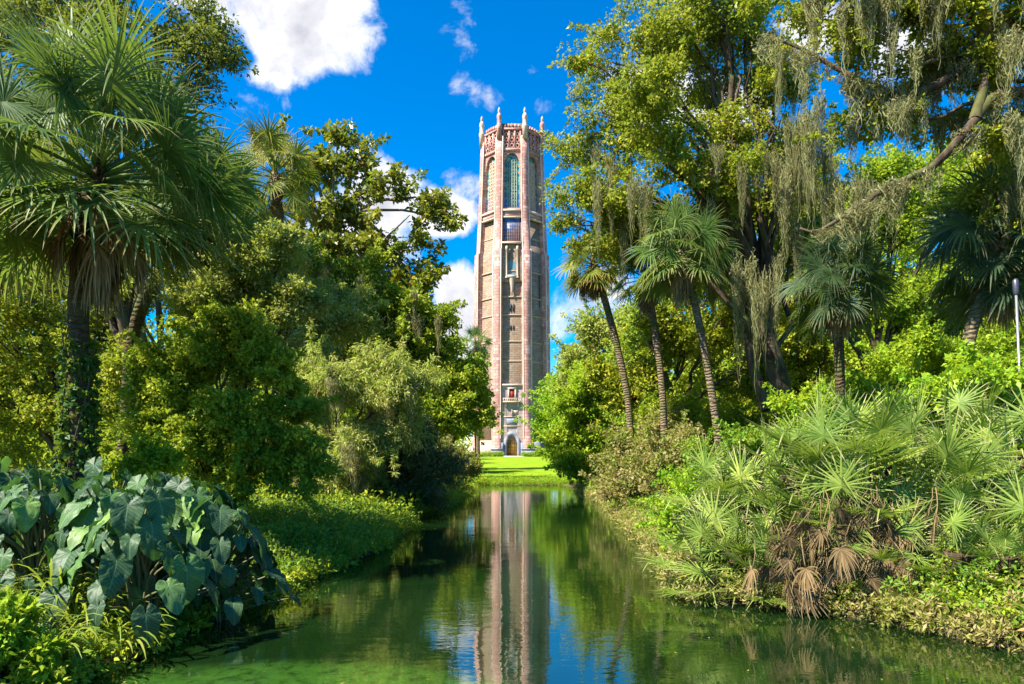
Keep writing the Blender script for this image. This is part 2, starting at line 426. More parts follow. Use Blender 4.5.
PIER = stone('pink_marble', [(.42, .19, .165), (.64, .37, .32), (.52, .24, .21), (.70, .50, .43), (.44, .17, .13)], 1.1, .55, (.25, .17, .14), nc=(.36, .18, .13), bmp=.9)
COQ = stone('tan_coquina', [(.23, .17, .13), (.38, .27, .20), (.28, .20, .15), (.43, .30, .225)], .9, .38, (.17, .12, .08), nc=(.27, .18, .10), bmp=.9)
COQ_OR = stone('orange_coquina', [(.42, .25, .13), (.55, .34, .18), (.46, .28, .15), (.50, .36, .22)], .9, .38, (.30, .2, .12), nc=(.46, .26, .12))
PALE = stone('pale_stone', [(.58, .44, .33), (.68, .54, .42), (.62, .46, .36)], 1.6, .6, (.40, .34, .28), nc=(.60, .45, .36))
BLUE = stone('blue_grey_marble', [(.20, .22, .27), (.34, .36, .42), (.28, .29, .36), (.45, .45, .48)], 1.2, .5, (.18, .19, .22), nc=(.24, .27, .34))
ENTR = stone('pink_grey_marble', [(.32, .24, .22), (.46, .36, .33), (.38, .30, .29), (.42, .28, .25)], 1.2, .55, (.25, .2, .18), nc=(.30, .27, .28))
m, t = new_mat('ceramic_grille'); tc = t.node('ShaderNodeTexCoord')
vo = t.node('ShaderNodeTexVoronoi'); t.put(vo.inputs['Vector'], tc.outputs['Object']); vo.inputs['Scale'].default_value = 2.2
sep = t.node('ShaderNodeSeparateColor'); t.put(sep.inputs[0], vo.outputs['Color'])
c = t.ramp(sep.outputs[0], [(0, (.02, .12, .14)), (.3, (.06, .30, .28)), (.5, (.03, .12, .30)), (.62, (.08, .30, .18)), (.8, (.42, .30, .13)), (.9, (.12, .42, .38))], 'CONSTANT')
zz = t.node('ShaderNodeSeparateXYZ'); t.put(zz.inputs[0], tc.outputs['Object'])
c = t.mix(t.smooth(zz.outputs[2], 47.5, 45, 0, .6), c, (.03, .08, .36))
out(t, principled(t, c, .35, .5)); GRILLE = m
def plain(name, c1, c2=None, rough=.6, spec=.3, metal=0, sc=4):
    m, t = new_mat(name); tc = t.node('ShaderNodeTexCoord'); n = t.noise(tc.outputs['Object'], sc, 5, .6)
    c = t.mix(n, c1, c2 or tuple(q * .7 for q in c1))
    p = t.node('ShaderNodeBsdfPrincipled'); t.put(p.inputs['Base Color'], c); p.inputs['Roughness'].default_value = rough
    p.inputs['Specular IOR Level'].default_value = spec; p.inputs['Metallic'].default_value = metal
    out(t, p.outputs[0]); return m
EDGE = plain('cream_sunlit_edge', (.80, .62, .50), (.62, .42, .34), .8, .1)
TRAC = plain('glazed_tracery', (.08, .26, .26), (.34, .30, .18), .4, .4, 0, 1.2)
BAND = plain('weathered_band', (.46, .34, .24), (.36, .25, .17), .9, .1)
CARV = plain('sunlit_carved_tracery', (.66, .50, .38), (.46, .32, .24), .9, .1, 0, 1.5)
BRASS = plain('brass_door', (.55, .36, .05), (.38, .22, .03), .45, .5, .3)
RED = plain('dark_red_shutter', (.30, .02, .02))
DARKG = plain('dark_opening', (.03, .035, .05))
TILE = plain('teal_tile', (.05, .20, .26), (.16, .26, .28), .4)

tw = thing('bell_tower', 'tall pink and tan octagonal stone bell tower beyond the pond', 'tower', (TX, TY, TZ))
H = [0, 3.0, 3.3, 13.5, 36.7, 36.9, 43.6, 53.5, 57.0, 58.6]       # heights above base
AP = [7.0, 7.0, 6.8, 6.78, 6.55, 6.25, 5.95, 5.62, 5.50, 5.48]    # apothem at pier faces
def ap(z): return float(np.interp(z, H, AP))
C8 = cos(pi / 8)
def corner(k, a):  # k-th corner, angle from -Y
    th = -pi / 2 + pi / 8 + k * pi / 4
    return np.array([cos(th), sin(th)]) * a / C8
def octring(a, z): return np.array([[*corner(k, a), z] for k in range(8)])
# walls: recessed bays
g = Geo(); g.loft([octring(ap(z) - .62, z) for z in (0, 13.5, 36.8, 36.95, 43.4)]); link('shaft', g.mesh('shaft', COQ, uv=True), tw)
# per-face frames
def face_mat(k):
    th = -pi / 2 + k * pi / 4; n_ = np.array([cos(th), sin(th), 0]); t_ = np.array([-sin(th), cos(th), 0]); return n_, t_
def fpt(k, s, off, z):
    n_, t_ = face_mat(k); return n_ * (ap(z) + off) + t_ * s + np.array([0, 0, z])
def fbox(g, k, s, off, z, w, d, h):
    n_, t_ = face_mat(k)
    rot = np.array([t_, -n_, [0, 0, 1]]).T
    g.box(fpt(k, s, off, z), (w, d, h), rot)
for k in range(8):                                      # eight corner piers
    g = Geo(); secs = []
    for z in (0, .9, 1.0, 3.0, 3.3, 8, 13.5, 20, 28, 36.7, 36.95, 43.6, 53.5, 57.2):
        a = ap(z); th = -pi / 2 + pi / 8 + k * pi / 4
        n_ = np.array([cos(th), sin(th)]); t_ = np.array([-sin(th), cos(th)])
        c0 = n_ * a / C8; w = .72 * (a / 6.6); dd = .42
        if z <= 3.0: w += .12; dd += .12
        if z <= .9: w += .12; dd += .12
        prof = [(-w, -1.2), (-w, dd * .35), (-w * .62, dd * .9), (w * .62, dd * .9), (w, dd * .35), (w, -1.2)]
        secs.append(np.array([[*(c0 + t_ * a_ + n_ * (b_ - .3)), z] for a_, b_ in prof]))
    g.loft(secs); link('corner_pier', g.mesh('corner_pier', PIER, uv=True), tw)
    for w_ in (-1, 1):
        g = Geo(); g.tube([[*(n_ * (ap(z) / C8 - .14) + t_ * w_ * (.77 * ap(z) / 6.6)), z] for z in (3.3, 13.5, 28, 36.7, 36.95, 43.6, 53.5, 57.0)], .10, 5)
        link('pier_edge', g.mesh('pier_edge', EDGE), tw)  # pale stone corner strips; the sunlit pier edges are put into their colour too
    # pinnacle with finial
    zt = 57.2; th = -pi / 2 + pi / 8 + k * pi / 4; c0 = corner(k, ap(zt)); g = Geo(); secs = []
    for z, r in ((56.6, .60), (58.4, .58), (58.6, .70), (58.9, .70), (59.1, .52), (60.2, .50), (60.4, .60), (60.8, .50), (61.2, .24)):
        secs.append(np.array([[c0[0] + r * .8 * cos(q), c0[1] + r * .8 * sin(q), z] for q in np.arange(8) * pi / 4 + pi / 8]))
    g.loft(secs); pn = link('pinnacle', g.mesh('pinnacle', PIER if k % 2 else PALE, uv=True), tw)
    g = Geo(); g.tube([[*c0, 61.1], [*c0, 61.5], [*c0, 61.9], [*c0, 62.2]], [.10, .28, .20, .03], 8); link('finial', g.mesh('finial', PALE), pn)
# upper stage: walls with arched openings
def arch_pts(w, zs, zt, n=9):
    """pointed arch from right spring to left spring"""
    P = []
    h = zt - zs
    for i in range(n): 
        a = i / (n - 1); P.append((w * (1 - a ** 1.9) if a < 1 else 0, zs + h * math.sin(a * pi / 2)))
    L = [(-x, z) for x, z in P[::-1]][1:]
    return P + L
def arch_wall(k, z0, z1, half, w, zs, zt, off, mat, name, sill=None, depth=.5):
    """a slab on face k with a pointed opening"""
    g = Geo(); A = arch_pts(w, zs, zt); sill = z0 if sill is None else sill
    n_ = len(A)
    def P(s, z, o): return fpt(k, s, o, z)
    for o, flip in ((off, False),):
        V = []; Fq = []
        xs_ = [a[0] for a in A]
        # spandrel
        for i, (x, z) in enumerate(A):
            V += [P(x, z, o), P(x * half / w, z1, o)]
        for i in range(n_ - 1): Fq.append([2 * i, 2 * i + 1, 2 * i + 3, 2 * i + 2])
        b = len(V)
        for sgn in (1, -1):
            V += [P(sgn * w, sill, o), P(sgn * half, sill, o), P(sgn * half, zs, o), P(sgn * w, zs, o), P(sgn * half, z1, o)]
        q4 = [[b, b + 1, b + 2, b + 3], [b + 5, b + 8, b + 7, b + 6]]
        tri = [[b + 3, b + 2, b + 4], [b + 8, b + 9, b + 7]]
        g.add(V, [np.array(Fq)[:, ::-1], np.array(q4), np.array(tri)])
        # reveal
        V = []; pts = [(w, sill)] + A + [(-w, sill)]
        for x, z in pts: V += [P(x, z, o), P(x, z, o - depth)]
        g.add(V, [np.array([[2 * i, 2 * i + 1, 2 * i + 3, 2 * i + 2] for i in range(len(pts) - 1)])])
    if sill > z0:
        g.add([P(-half, z0, off), P(half, z0, off), P(half, sill, off), P(-half, sill, off)], [np.array([[0, 1, 2, 3]])])
        g.add([P(-w, sill, off), P(w, sill, off), P(w, sill, off - depth), P(-w, sill, off - depth)], [np.array([[0, 1, 2, 3]])])
    return g.mesh(name, mat, uv=True)
for k in range(8):
    hf = 1.78
    link('belfry_wall', arch_wall(k, 43.6, 54.5, hf, 1.5, 50.9, 54.2, -.32, PIER, 'belfry_wall', sill=44.3, depth=.75), tw)
    g = Geo(); g.add([fpt(k, -1.55, -.85, 43.9), fpt(k, 1.55, -.85, 43.9), fpt(k, 1.55, -.85, 54.3), fpt(k, -1.55, -.85, 54.3)], [np.array([[0, 1, 2, 3]])])
    gr = link('tracery_window', g.mesh('tracery_window', GRILLE), tw)
    g = Geo(); rr = random.Random(k)
    for s in (-.85, -.42, 0, .42, .85): 
        p0 = fpt(k, s, -.76, 44.1); p1 = fpt(k, s, -.76, 53.6 - abs(s) * 1.5); g.tube([p0, p1], .055, 5)
    for i in range(14):
        z = 44.9 + i * .62
        for s in (-.64, -.21, .21, .64):
            c0 = fpt(k, s, -.75, z); n_, t_ = face_mat(k)
            an = np.linspace(0, 2 * pi, 9); rr_ = .16 + .05 * rr.random()
            g.tube(np.array([c0 + t_ * cos(a) * rr_ + np.array([0, 0, 1]) * sin(a) * rr_ * 1.3 for a in an]), .045 if k == 0 else .085, 4, False)
    link('tracery', g.mesh('tracery', TRAC if k == 0 else CARV), gr)  # side tracery is cream: the strong sun on it is put into the colour
    # sill ledge and inscription frieze
    g = Geo(); fbox(g, k, 0, -.18, 43.75, 3.6, .62, .34); fbox(g, k, 0, -.22, 42.55, 3.7, .55, .28); link('ledge', g.mesh('ledge', PALE, uv=True), tw)
    g = Geo(); fbox(g, k, 0, -.36, 43.15, 3.6, .5, .95); link('frieze', g.mesh('frieze', PIER, uv=True), tw)
    # parapet: solid band with pierced panels
    g = Geo(); fbox(g, k, 0, -.35, 54.75, 3.7, .5, .5); fbox(g, k, 0, -.30, 58.4, 3.5, .55, .35)
    for s in (-1.5, -.5, .5, 1.5): fbox(g, k, s, -.35, 56.6, .3, .42, 3.3)
    for s in (-1.0, 0, 1.0):
        for z in (55.5, 56.5, 57.5):
            n_, t_ = face_mat(k); c0 = fpt(k, s, -.33, z); an = np.linspace(0, 2 * pi, 9)
            g.tube(np.array([c0 + t_ * cos(a) * .3 + np.array([0, 0, 1]) * sin(a) * .38 for a in an]), .13, 5, False)
    for s in (-1.2, -.6, 0, .6, 1.2): fbox(g, k, s, -.30, 58.8 + .12 * (2 - abs(s)), .32, .4, .75)
    link('parapet_panel', g.mesh('parapet_panel', PIER, uv=True), tw)
    g = Geo(); fbox(g, k, 0, -1.0, 56.6, 3.9, .12, 4.0); link('parapet_back', g.mesh('parapet_back', PIER, uv=True), tw)
    g = Geo(); secs = []
    # plinth between piers
    if k: fbox(g, k, 0, -.40, 1.5, 4.3, .62, 3.0); fbox(g, k, 0, -.30, .35, 4.3, .9, .7)
    else:
        for s in (-1.85, 1.85): fbox(g, 0, s, -.10, 1.3, .66, .5, 2.6); fbox(g, 0, s, -.0, .4, .6, .7, .8)
    link('plinth', g.mesh('plinth', BLUE if k in (0, 1) else PALE, uv=True), tw)  # left faces made pale: sunlight on them is put into the stone
for z in (17.0, 20.5, 25.2, 28.4, 33.0, 39.2):
    g = Geo(); g.loft([octring(ap(z) - .62 + q, z + d_) for d_, q in ((-.11, .0), (-.11, .07), (.11, .07), (.11, .0))]); link('stone_band', g.mesh('stone_band', BAND, uv=True), tw)
# front face details: blue tiled panel, ledge, slender niche window, carving
g = Geo(); fbox(g, 0, 0, -.50, 40.2, 3.5, .22, 4.4); pn = link('tiled_panel', g.mesh('tiled_panel', GRILLE), tw)
g = Geo()
for s in np.linspace(-1.5, 1.5, 9): g.tube([fpt(0, s, -.36, 38.1), fpt(0, s, -.36, 42.3)], .05, 5)
for z in np.linspace(38.4, 42.1, 8): g.tube([fpt(0, -1.7, -.36, z), fpt(0, 1.7, -.36, z)], .05, 5)
link('panel_bars', g.mesh('panel_bars', PIER), pn)
g = Geo(); fbox(g, 0, 0, -.15, 37.9, 4.0, .75, .3); link('ledge', g.mesh('ledge', PALE, uv=True), tw)
nw = link('niche_wall', arch_wall(0, 31.0, 37.7, 1.85, .62, 35.3, 36.9, -.38, COQ, 'niche_wall', sill=32.4, depth=.3), tw)
g = Geo(); g.add([fpt(0, -.66, -.60, 32.2), fpt(0, .66, -.60, 32.2), fpt(0, .66, -.60, 37.2), fpt(0, -.66, -.60, 37.2)], [np.array([[0, 1, 2, 3]])]); link('niche_window', g.mesh('niche_window', TILE), tw)
for s in (-.95, .95):
    g = Geo(); g.tube([fpt(0, s, -.22, z) for z in (31.6, 31.9, 32.0, 36.6, 36.7, 37.4)], [.26, .26, .14, .14, .24, .24], 7); link('colonnette', g.mesh('colonnette', PALE), tw)
g = Geo(); fbox(g, 0, 0, -.28, 31.9, 1.6, .5, .5); g.tube([fpt(0, 0, -.3, z) for z in (31.6, 30.6, 29.4, 28.6)], [.5, .38, .2, .05], 7); link('corbel', g.mesh('corbel', PALE), tw)
for z0, hh in ((26.5, 1.4), (23.0, .8)):
    g = Geo()
    for s in (-.25, .25): fbox(g, 0, s, -.60, z0, .22, .08, hh)
    link('slit_window', g.mesh('slit_window', DARKG), tw)
g = Geo(); g.add([fpt(1, .9, -.58, 27), fpt(1, 1.1, -.58, 27), fpt(1, 1.1, -.58, 33), fpt(1, .9, -.58, 33)], [np.array([[0, 1, 2, 3]])]); link('slit_window', g.mesh('slit_window', DARKG), tw)
# entrance stage
link('portal_wall', arch_wall(0, 0, 12.6, 1.98, .90, 2.1, 3.75, -.22, ENTR, 'portal_wall', sill=.0, depth=.55), tw)
g = Geo(); A = arch_pts(.90, 2.1, 3.75)
pts = [(-.90, 0)] + [(x, z) for x, z in A[::-1]] + [(.90, 0)]
B = arch_pts(1.5, 2.1, 4.7); pts2 = [(-1.5, 0)] + [(x, z) for x, z in B[::-1]] + [(1.5, 0)]
V = []
for (x, z), (x2, z2) in zip(pts, pts2): V += [fpt(0, x, -.08, z), fpt(0, x2, -.08, z2), fpt(0, x2, -.24, z2), fpt(0, x, -.24, z)]
nn = len(pts); Fq = []
for i in range(nn - 1):
    for a_, b_ in ((0, 1), (1, 2), (2, 3), (3, 0)): Fq.append([4 * i + a_, 4 * (i + 1) + a_, 4 * (i + 1) + b_, 4 * i + b_])
g.add(V, [np.array(Fq)]); link('portal_arch', g.mesh('portal_arch', BLUE, uv=True), tw)
g = Geo(); g.loft([np.array([fpt(0, x, -.72, max(z, .02)) for x, z in [(.9, 0)] + A + [(-.9, 0)]]), np.array([fpt(0, x, -.62, max(z, .02)) for x, z in [(.9, 0)] + A + [(-.9, 0)]])])
dr = link('door', g.mesh('door', BRASS), tw)
g = Geo()
for s in (-.6, -.3, 0, .3, .6): g.tube([fpt(0, s, -.60, .05), fpt(0, s, -.60, 3.0)], .035, 4)
for z in (.6, 1.2, 1.8, 2.4): g.tube([fpt(0, -.85, -.60, z), fpt(0, .85, -.60, z)], .035, 4)
link('door_panelling', g.mesh('door_panelling', plain('dark_brass', (.22, .12, .02))), dr)
g = Geo(); fbox(g, 0, 0, -.18, 11.0, .85, .1, 1.9); rw = link('balcony_window', g.mesh('balcony_window', RED), tw)
g = Geo(); 
for s in (-.6, .6): fbox(g, 0, s, -.12, 11.0, .25, .25, 2.2)
fbox(g, 0, 0, -.10, 12.15, 1.6, .3, .25); link('window_frame', g.mesh('window_frame', PALE, uv=True), rw)
g = Geo(); fbox(g, 0, 0, .05, 9.75, 3.2, .9, .22); fbox(g, 0, 0, .42, 10.35, 3.2, .10, .12)
for s in np.linspace(-1.5, 1.5, 9): fbox(g, 0, s, .42, 10.05, .10, .1, .5)
fbox(g, 0, -1.1, -.05, 9.3, .3, .5, .7); fbox(g, 0, 1.1, -.05, 9.3, .3, .5, .7)
link('balcony', g.mesh('balcony', PALE, uv=True), tw)
g = Geo(); fbox(g, 0, -.2, -.19, 6.3, 3.2, .1, 1.5); sdl = link('sundial', g.mesh('sundial', BLUE, uv=True), tw)
g = Geo(); fbox(g, 0, -.2, -.14, 7.15, 3.4, .2, .16); fbox(g, 0, -.2, -.14, 5.5, 3.4, .2, .14); fbox(g, 0, 0, -.0, 7.9, .12, .3, 1.1); fbox(g, 0, 0.6, -.16, 8.0, 1.0, .1, .7)
link('sundial_frame', g.mesh('sundial_frame', PALE, uv=True), sdl)
g = Geo(); fbox(g, 0, 0, -.25, 12.75, 4.2, .7, .3); link('ledge', g.mesh('ledge', PALE, uv=True), tw)
g = Geo(); g.loft([octring(5.0, 57), octring(4.9, 59.6), octring(1.0, 60.2)]); link('roof', g.mesh('roof', plain('slate_roof', (.25, .17, .14))), tw)

# terrace, steps, blocks before the tower
g = Geo()
g.box((0, TY - 8.6, TZ + .02), (9, 3.2, .5)); g.box((0, TY - 10.5, TZ - .1), (7.5, 1.0, .5)); tag(link('entrance_steps', g.mesh('entrance_steps', PALE, uv=True)), 'pale low stone steps before the tower door', 'steps')
for sx, lab in ((-1, 'blue-grey stone block on the left of the tower steps'), (1, 'wider blue-grey stone block on the right of the tower steps')):
    g = Geo(); w = 2.0 if sx < 0 else 3.2
    g.box((sx * (2.6 + w / 2 - 1), TY - 8.9, TZ + .75), (w, 1.6, 1.3)); g.box((sx * (2.6 + w / 2 - 1), TY - 8.9, TZ + 1.45), (w + .2, 1.8, .14))
    tag(link('stone_block', g.mesh('stone_block', BLUE, uv=True)), lab, 'stone block')

# ------------------------------------------------------------------ foliage generators
def unit(v): return v / (np.linalg.norm(v, axis=-1, keepdims=True) + 1e-9)
def leaves_from(P, D, N, L, Wd, rnd, tone):
    n = len(P); Sd = unit(np.cross(D, N)); N2 = np.cross(Sd, D)
    L = L[:, None]; Wd = Wd[:, None]
    mid = P + D * L * .45
    V = np.stack([P, mid + Sd * Wd * .5 + N2 * Wd * .18, P + D * L - N2 * L * .12, mid - Sd * Wd * .5 + N2 * Wd * .18], 1).reshape(-1, 3)
    Fq = np.arange(n * 4).reshape(-1, 4)
    return V, Fq, np.repeat(rnd, 4), np.repeat(tone, 4)
def foliage(name, centers, radii, nleaf, L, Wd, mat, rng, droop=.0, up=.5, flat=.7):
    """clumps of separate leaves"""
    V = []; A = []; B = []; k = 0
    C = np.asarray(centers); n = len(C)
    per = rng.poisson(nleaf, n) + 6
    idx = np.repeat(np.arange(n), per); m_ = len(idx)
    dirs = unit(rng.normal(size=(m_, 3))); rr = rng.random(m_) ** .5
    P = C[idx] + dirs * (rr * np.asarray(radii)[idx])[:, None] * np.array([1, 1, flat])
    D = unit(dirs + rng.normal(0, .6, (m_, 3)) + np.array([0, 0, -droop]))
    N = unit(rng.normal(0, .75, (m_, 3)) + np.array([0, 0, up]) + dirs * .5)
    sz = .5 + 1.0 * rng.random(m_) ** 1.3
    V, Fq, r, tn = leaves_from(P, D, N, L * sz, Wd * sz, rng.random(m_), rng.random(n)[idx])
    return mesh_np(name, V, [Fq], mat, {'rnd': r, 'tone': tn})

def crown_points(lobes, n, rng, top=.25):
    """lobes (k,4): x y z r -> clump centres mostly near the lobe surface"""
    lobes = np.asarray(lobes, float); w = lobes[:, 3] ** 1.9; w /= w.sum()
    li = rng.choice(len(lobes), n, p=w)
    d = unit(rng.normal(size=(n, 3)) + np.array([0, -.15, top])); r = .30 + .70 * rng.random(n) ** .6 + .28 * (rng.random(n) < .18) * rng.random(n)
    return lobes[li, :3] + d * (lobes[li, 3] * r)[:, None] * np.array([1, 1, .85]), li

DENS = 1.9
def ragged(lobes, rng, n=7):
    o = []
    for x, y, z, rr in np.asarray(lobes, float):
        o.append([x, y, z, rr * .55])
        for i in range(n):
            d = unit(rng.normal(size=3)); q = rng.uniform(.45, 1.0); s_ = rr * rng.uniform(.18, .48)
            o.append([x + d[0] * rr * q, y + d[1] * rr * q, z + d[2] * rr * q * .9, s_])
    return np.array(o)
def make_tree(name, label, cat, base, trunk_w, lobes, nclump, nleaf, rc, L, Wd, lm, seed, bm=None, group=None,
              trunk_pts=None, fork=.45, parts=('trunk', 'crown'), dens=1.0, twigs=1.0, droop=.1, flat=.7, up=.5, extra_limbs=()):
    """lobes: world x,y,z,r"""
    rng = np.random.default_rng(seed); nclump = int(nclump * DENS * dens); nleaf *= 1.35; L *= 1.15; Wd *= 1.2; nclump = int(nclump * 1.12)
    base = np.array([base[0], base[1], gz(base[0], base[1]) - .08]); lobes = np.asarray(lobes, float)
    root = thing(name, label, cat, base, 0, group)
    g = Geo(); cen = np.average(lobes[:, :3], axis=0, weights=lobes[:, 3])
    if trunk_pts is None:
        top = base + (cen - base) * fork; top[2] = base[2] + (cen[2] - base[2]) * max(fork, .5)
        trunk_pts = [base, base * .5 + top * .5 + rng.normal(0, .06, 3) * (top[2] - base[2]), top]
    else: trunk_pts = [base] + [np.array(p, float) for p in trunk_pts]
    tp = smooth_path(trunk_pts, 14); rr = np.linspace(trunk_w / 2, trunk_w / 2 * .6, 14); rr[0] *= 1.35; rr[1] *= 1.1
    g.tube(tp - base, rr, 9)
    big = lobes; lobes2 = ragged(lobes, rng); C, li = crown_points(lobes2, nclump, rng); li = li // 8
    for j, lb in enumerate(lobes):
        c0 = lb[:3]; i0 = rng.integers(7, 14); d = c0 - tp[i0]
        P = bend(tp[i0], c0, 8, sag=.12 * np.linalg.norm(d), jit=.04 * np.linalg.norm(d) / 2, rng=rng)
        r0 = min(trunk_w * .26, .05 + lb[3] * .05); g.tube(P - base, np.linspace(r0, r0 * .3, 8), 6)
        sel = np.where(li == j)[0]; rng.shuffle(sel)
        for q in sel[:int(max(3, len(sel) * .12) * twigs)]:
            k0 = rng.integers(3, 8); dq = np.linalg.norm(C[q] - P[k0])
            g.tube(bend(P[k0], C[q], 5, sag=.1 * dq, jit=.05 * dq, rng=rng) - base, np.linspace(r0 * .32, .006, 5), 4)
    for pts, r0 in extra_limbs:
        P = smooth_path(pts, 18); g.tube(P - base, np.linspace(r0, r0 * .14, 18), 8)
    link(parts[0], g.mesh(parts[0], bm or BARK, smooth=True), root)
    rad = rc * (.45 + 1.1 * rng.random(len(C)) ** 1.3)
    # young shoots sticking out of the outline
    far = rng.choice(len(C), int(len(C) * .10), replace=False); add = []; ar = []
    for q in far:
        d = C[q] - big[min(li[q], len(big) - 1), :3]; d = d / (np.linalg.norm(d) + 1e-6) + np.array([0, 0, .35]) + rng.normal(0, .25, 3); d /= np.linalg.norm(d); k_ = rng.integers(2, 6)
        for h_ in range(1, k_ + 1): add.append(C[q] + d * rc * .75 * h_ - np.array([0, 0, .03 * rc * h_ * h_])); ar.append(rc * .38 * (1 - .13 * h_))
    C0 = C; C = np.vstack([C, add]); rad = np.concatenate([rad, ar])
    link(parts[1], foliage(parts[1], C - base, rad, np.where(np.arange(len(C)) < len(C0), nleaf, nleaf * .3), L, Wd, LM[lm], rng, droop=droop, flat=flat, up=up), root)
    return root, C0

def lob(Y, *l, dz=.0):
    """lobes given by bearing: (px,py,rpx[,dY])"""
    o = []
    for q in l:
        Yq = Y + (q[3] if len(q) > 3 else 0); p = put(q[0], q[1], Yq); o.append([*p, q[2] * Yq / F])
    return o
def bx(px, Y): return ((px - CX) / F * Y, Y)

# ---- moss
def moss_mesh(seed, n=42, length=1.2, spread=.16, wd=.0095):
    rng = np.random.default_rng(seed); Vs = []; Fs = []; A = []; B = []; k = 0; m_ = 9
    for i in range(n):
        a = rng.random() * 2 * pi; r = spread * math.sqrt(rng.random()); Ln = length * (.16 + .84 * rng.random() ** 1.15) * (1 - .6 * r / spread)
        p = np.array([r * cos(a), r * sin(a), rng.normal(0, .06 * length)]); w_ = wd * (.35 + .9 * rng.random()) * 1.1
        tt = np.linspace(0, 1, m_); ph = rng.random(4) * 6.28
        cx_ = p[0] * (1 - .45 * tt) + .045 * np.sin(tt * 9 * length + ph[0]) + .012 * np.sin(tt * 31 + ph[1]); cy_ = p[1] * (1 - .45 * tt) + .03 * np.sin(tt * 8 * length + ph[2]) + .012 * np.sin(tt * 27 + ph[3]); cz_ = p[2] - Ln * tt
        an = rng.random() * pi + tt * rng.normal(0, 2); hw = w_ * (1 - .75 * tt ** 2) * (.6 + .8 * rng.random(m_))
        Lf = np.stack([cx_ - np.cos(an) * hw, cy_ - np.sin(an) * hw, cz_], 1); Rt = np.stack([cx_ + np.cos(an) * hw, cy_ + np.sin(an) * hw, cz_ + .01], 1)
        V = np.stack([Lf, Rt], 1).reshape(-1, 3); j = np.arange(m_ - 1) * 2 + k
        Fs.append(np.stack([j, j + 1, j + 3, j + 2], 1)); Vs.append(V); k += len(V)
        A.append(np.full(len(V), rng.random())); B.append(np.full(len(V), rng.random()))
    return mesh_np('spanish_moss', np.concatenate(Vs), [np.concatenate(Fs)], LM['moss'], {'rnd': np.concatenate(A), 'tone': np.concatenate(B)})
MLEN = [1.0, 1.6, .7, 1.3, 2.1, .9]
MOSS = [moss_mesh(i, n_, l_, s_) for i, (n_, l_, s_) in enumerate([(64, 1.0, .17), (80, 1.6, .22), (52, .7, .20), (90, 1.3, .34), (84, 2.1, .24), (80, .9, .36)])]
mossrng = random.Random(5)
def moss(px, py, Y, lenpx, label, group):
    """hang a drape whose top is at bearing px,py"""
    L = lenpx * Y / F; i = min(range(6), key=lambda q: abs([1, 1.6, .7, 1.3, 2.1, .9][q] - L) + mossrng.random() * .5)
    o = link('spanish_moss', MOSS[i], None, tuple(put(px, py, Y)), mossrng.random() * 6.28)
    k = L / [1, 1.6, .7, 1.3, 2.1, .9][i]; o.scale = (k * .3 + .45, k * .3 + .45, k)
    return tag(o, label, 'moss', group)

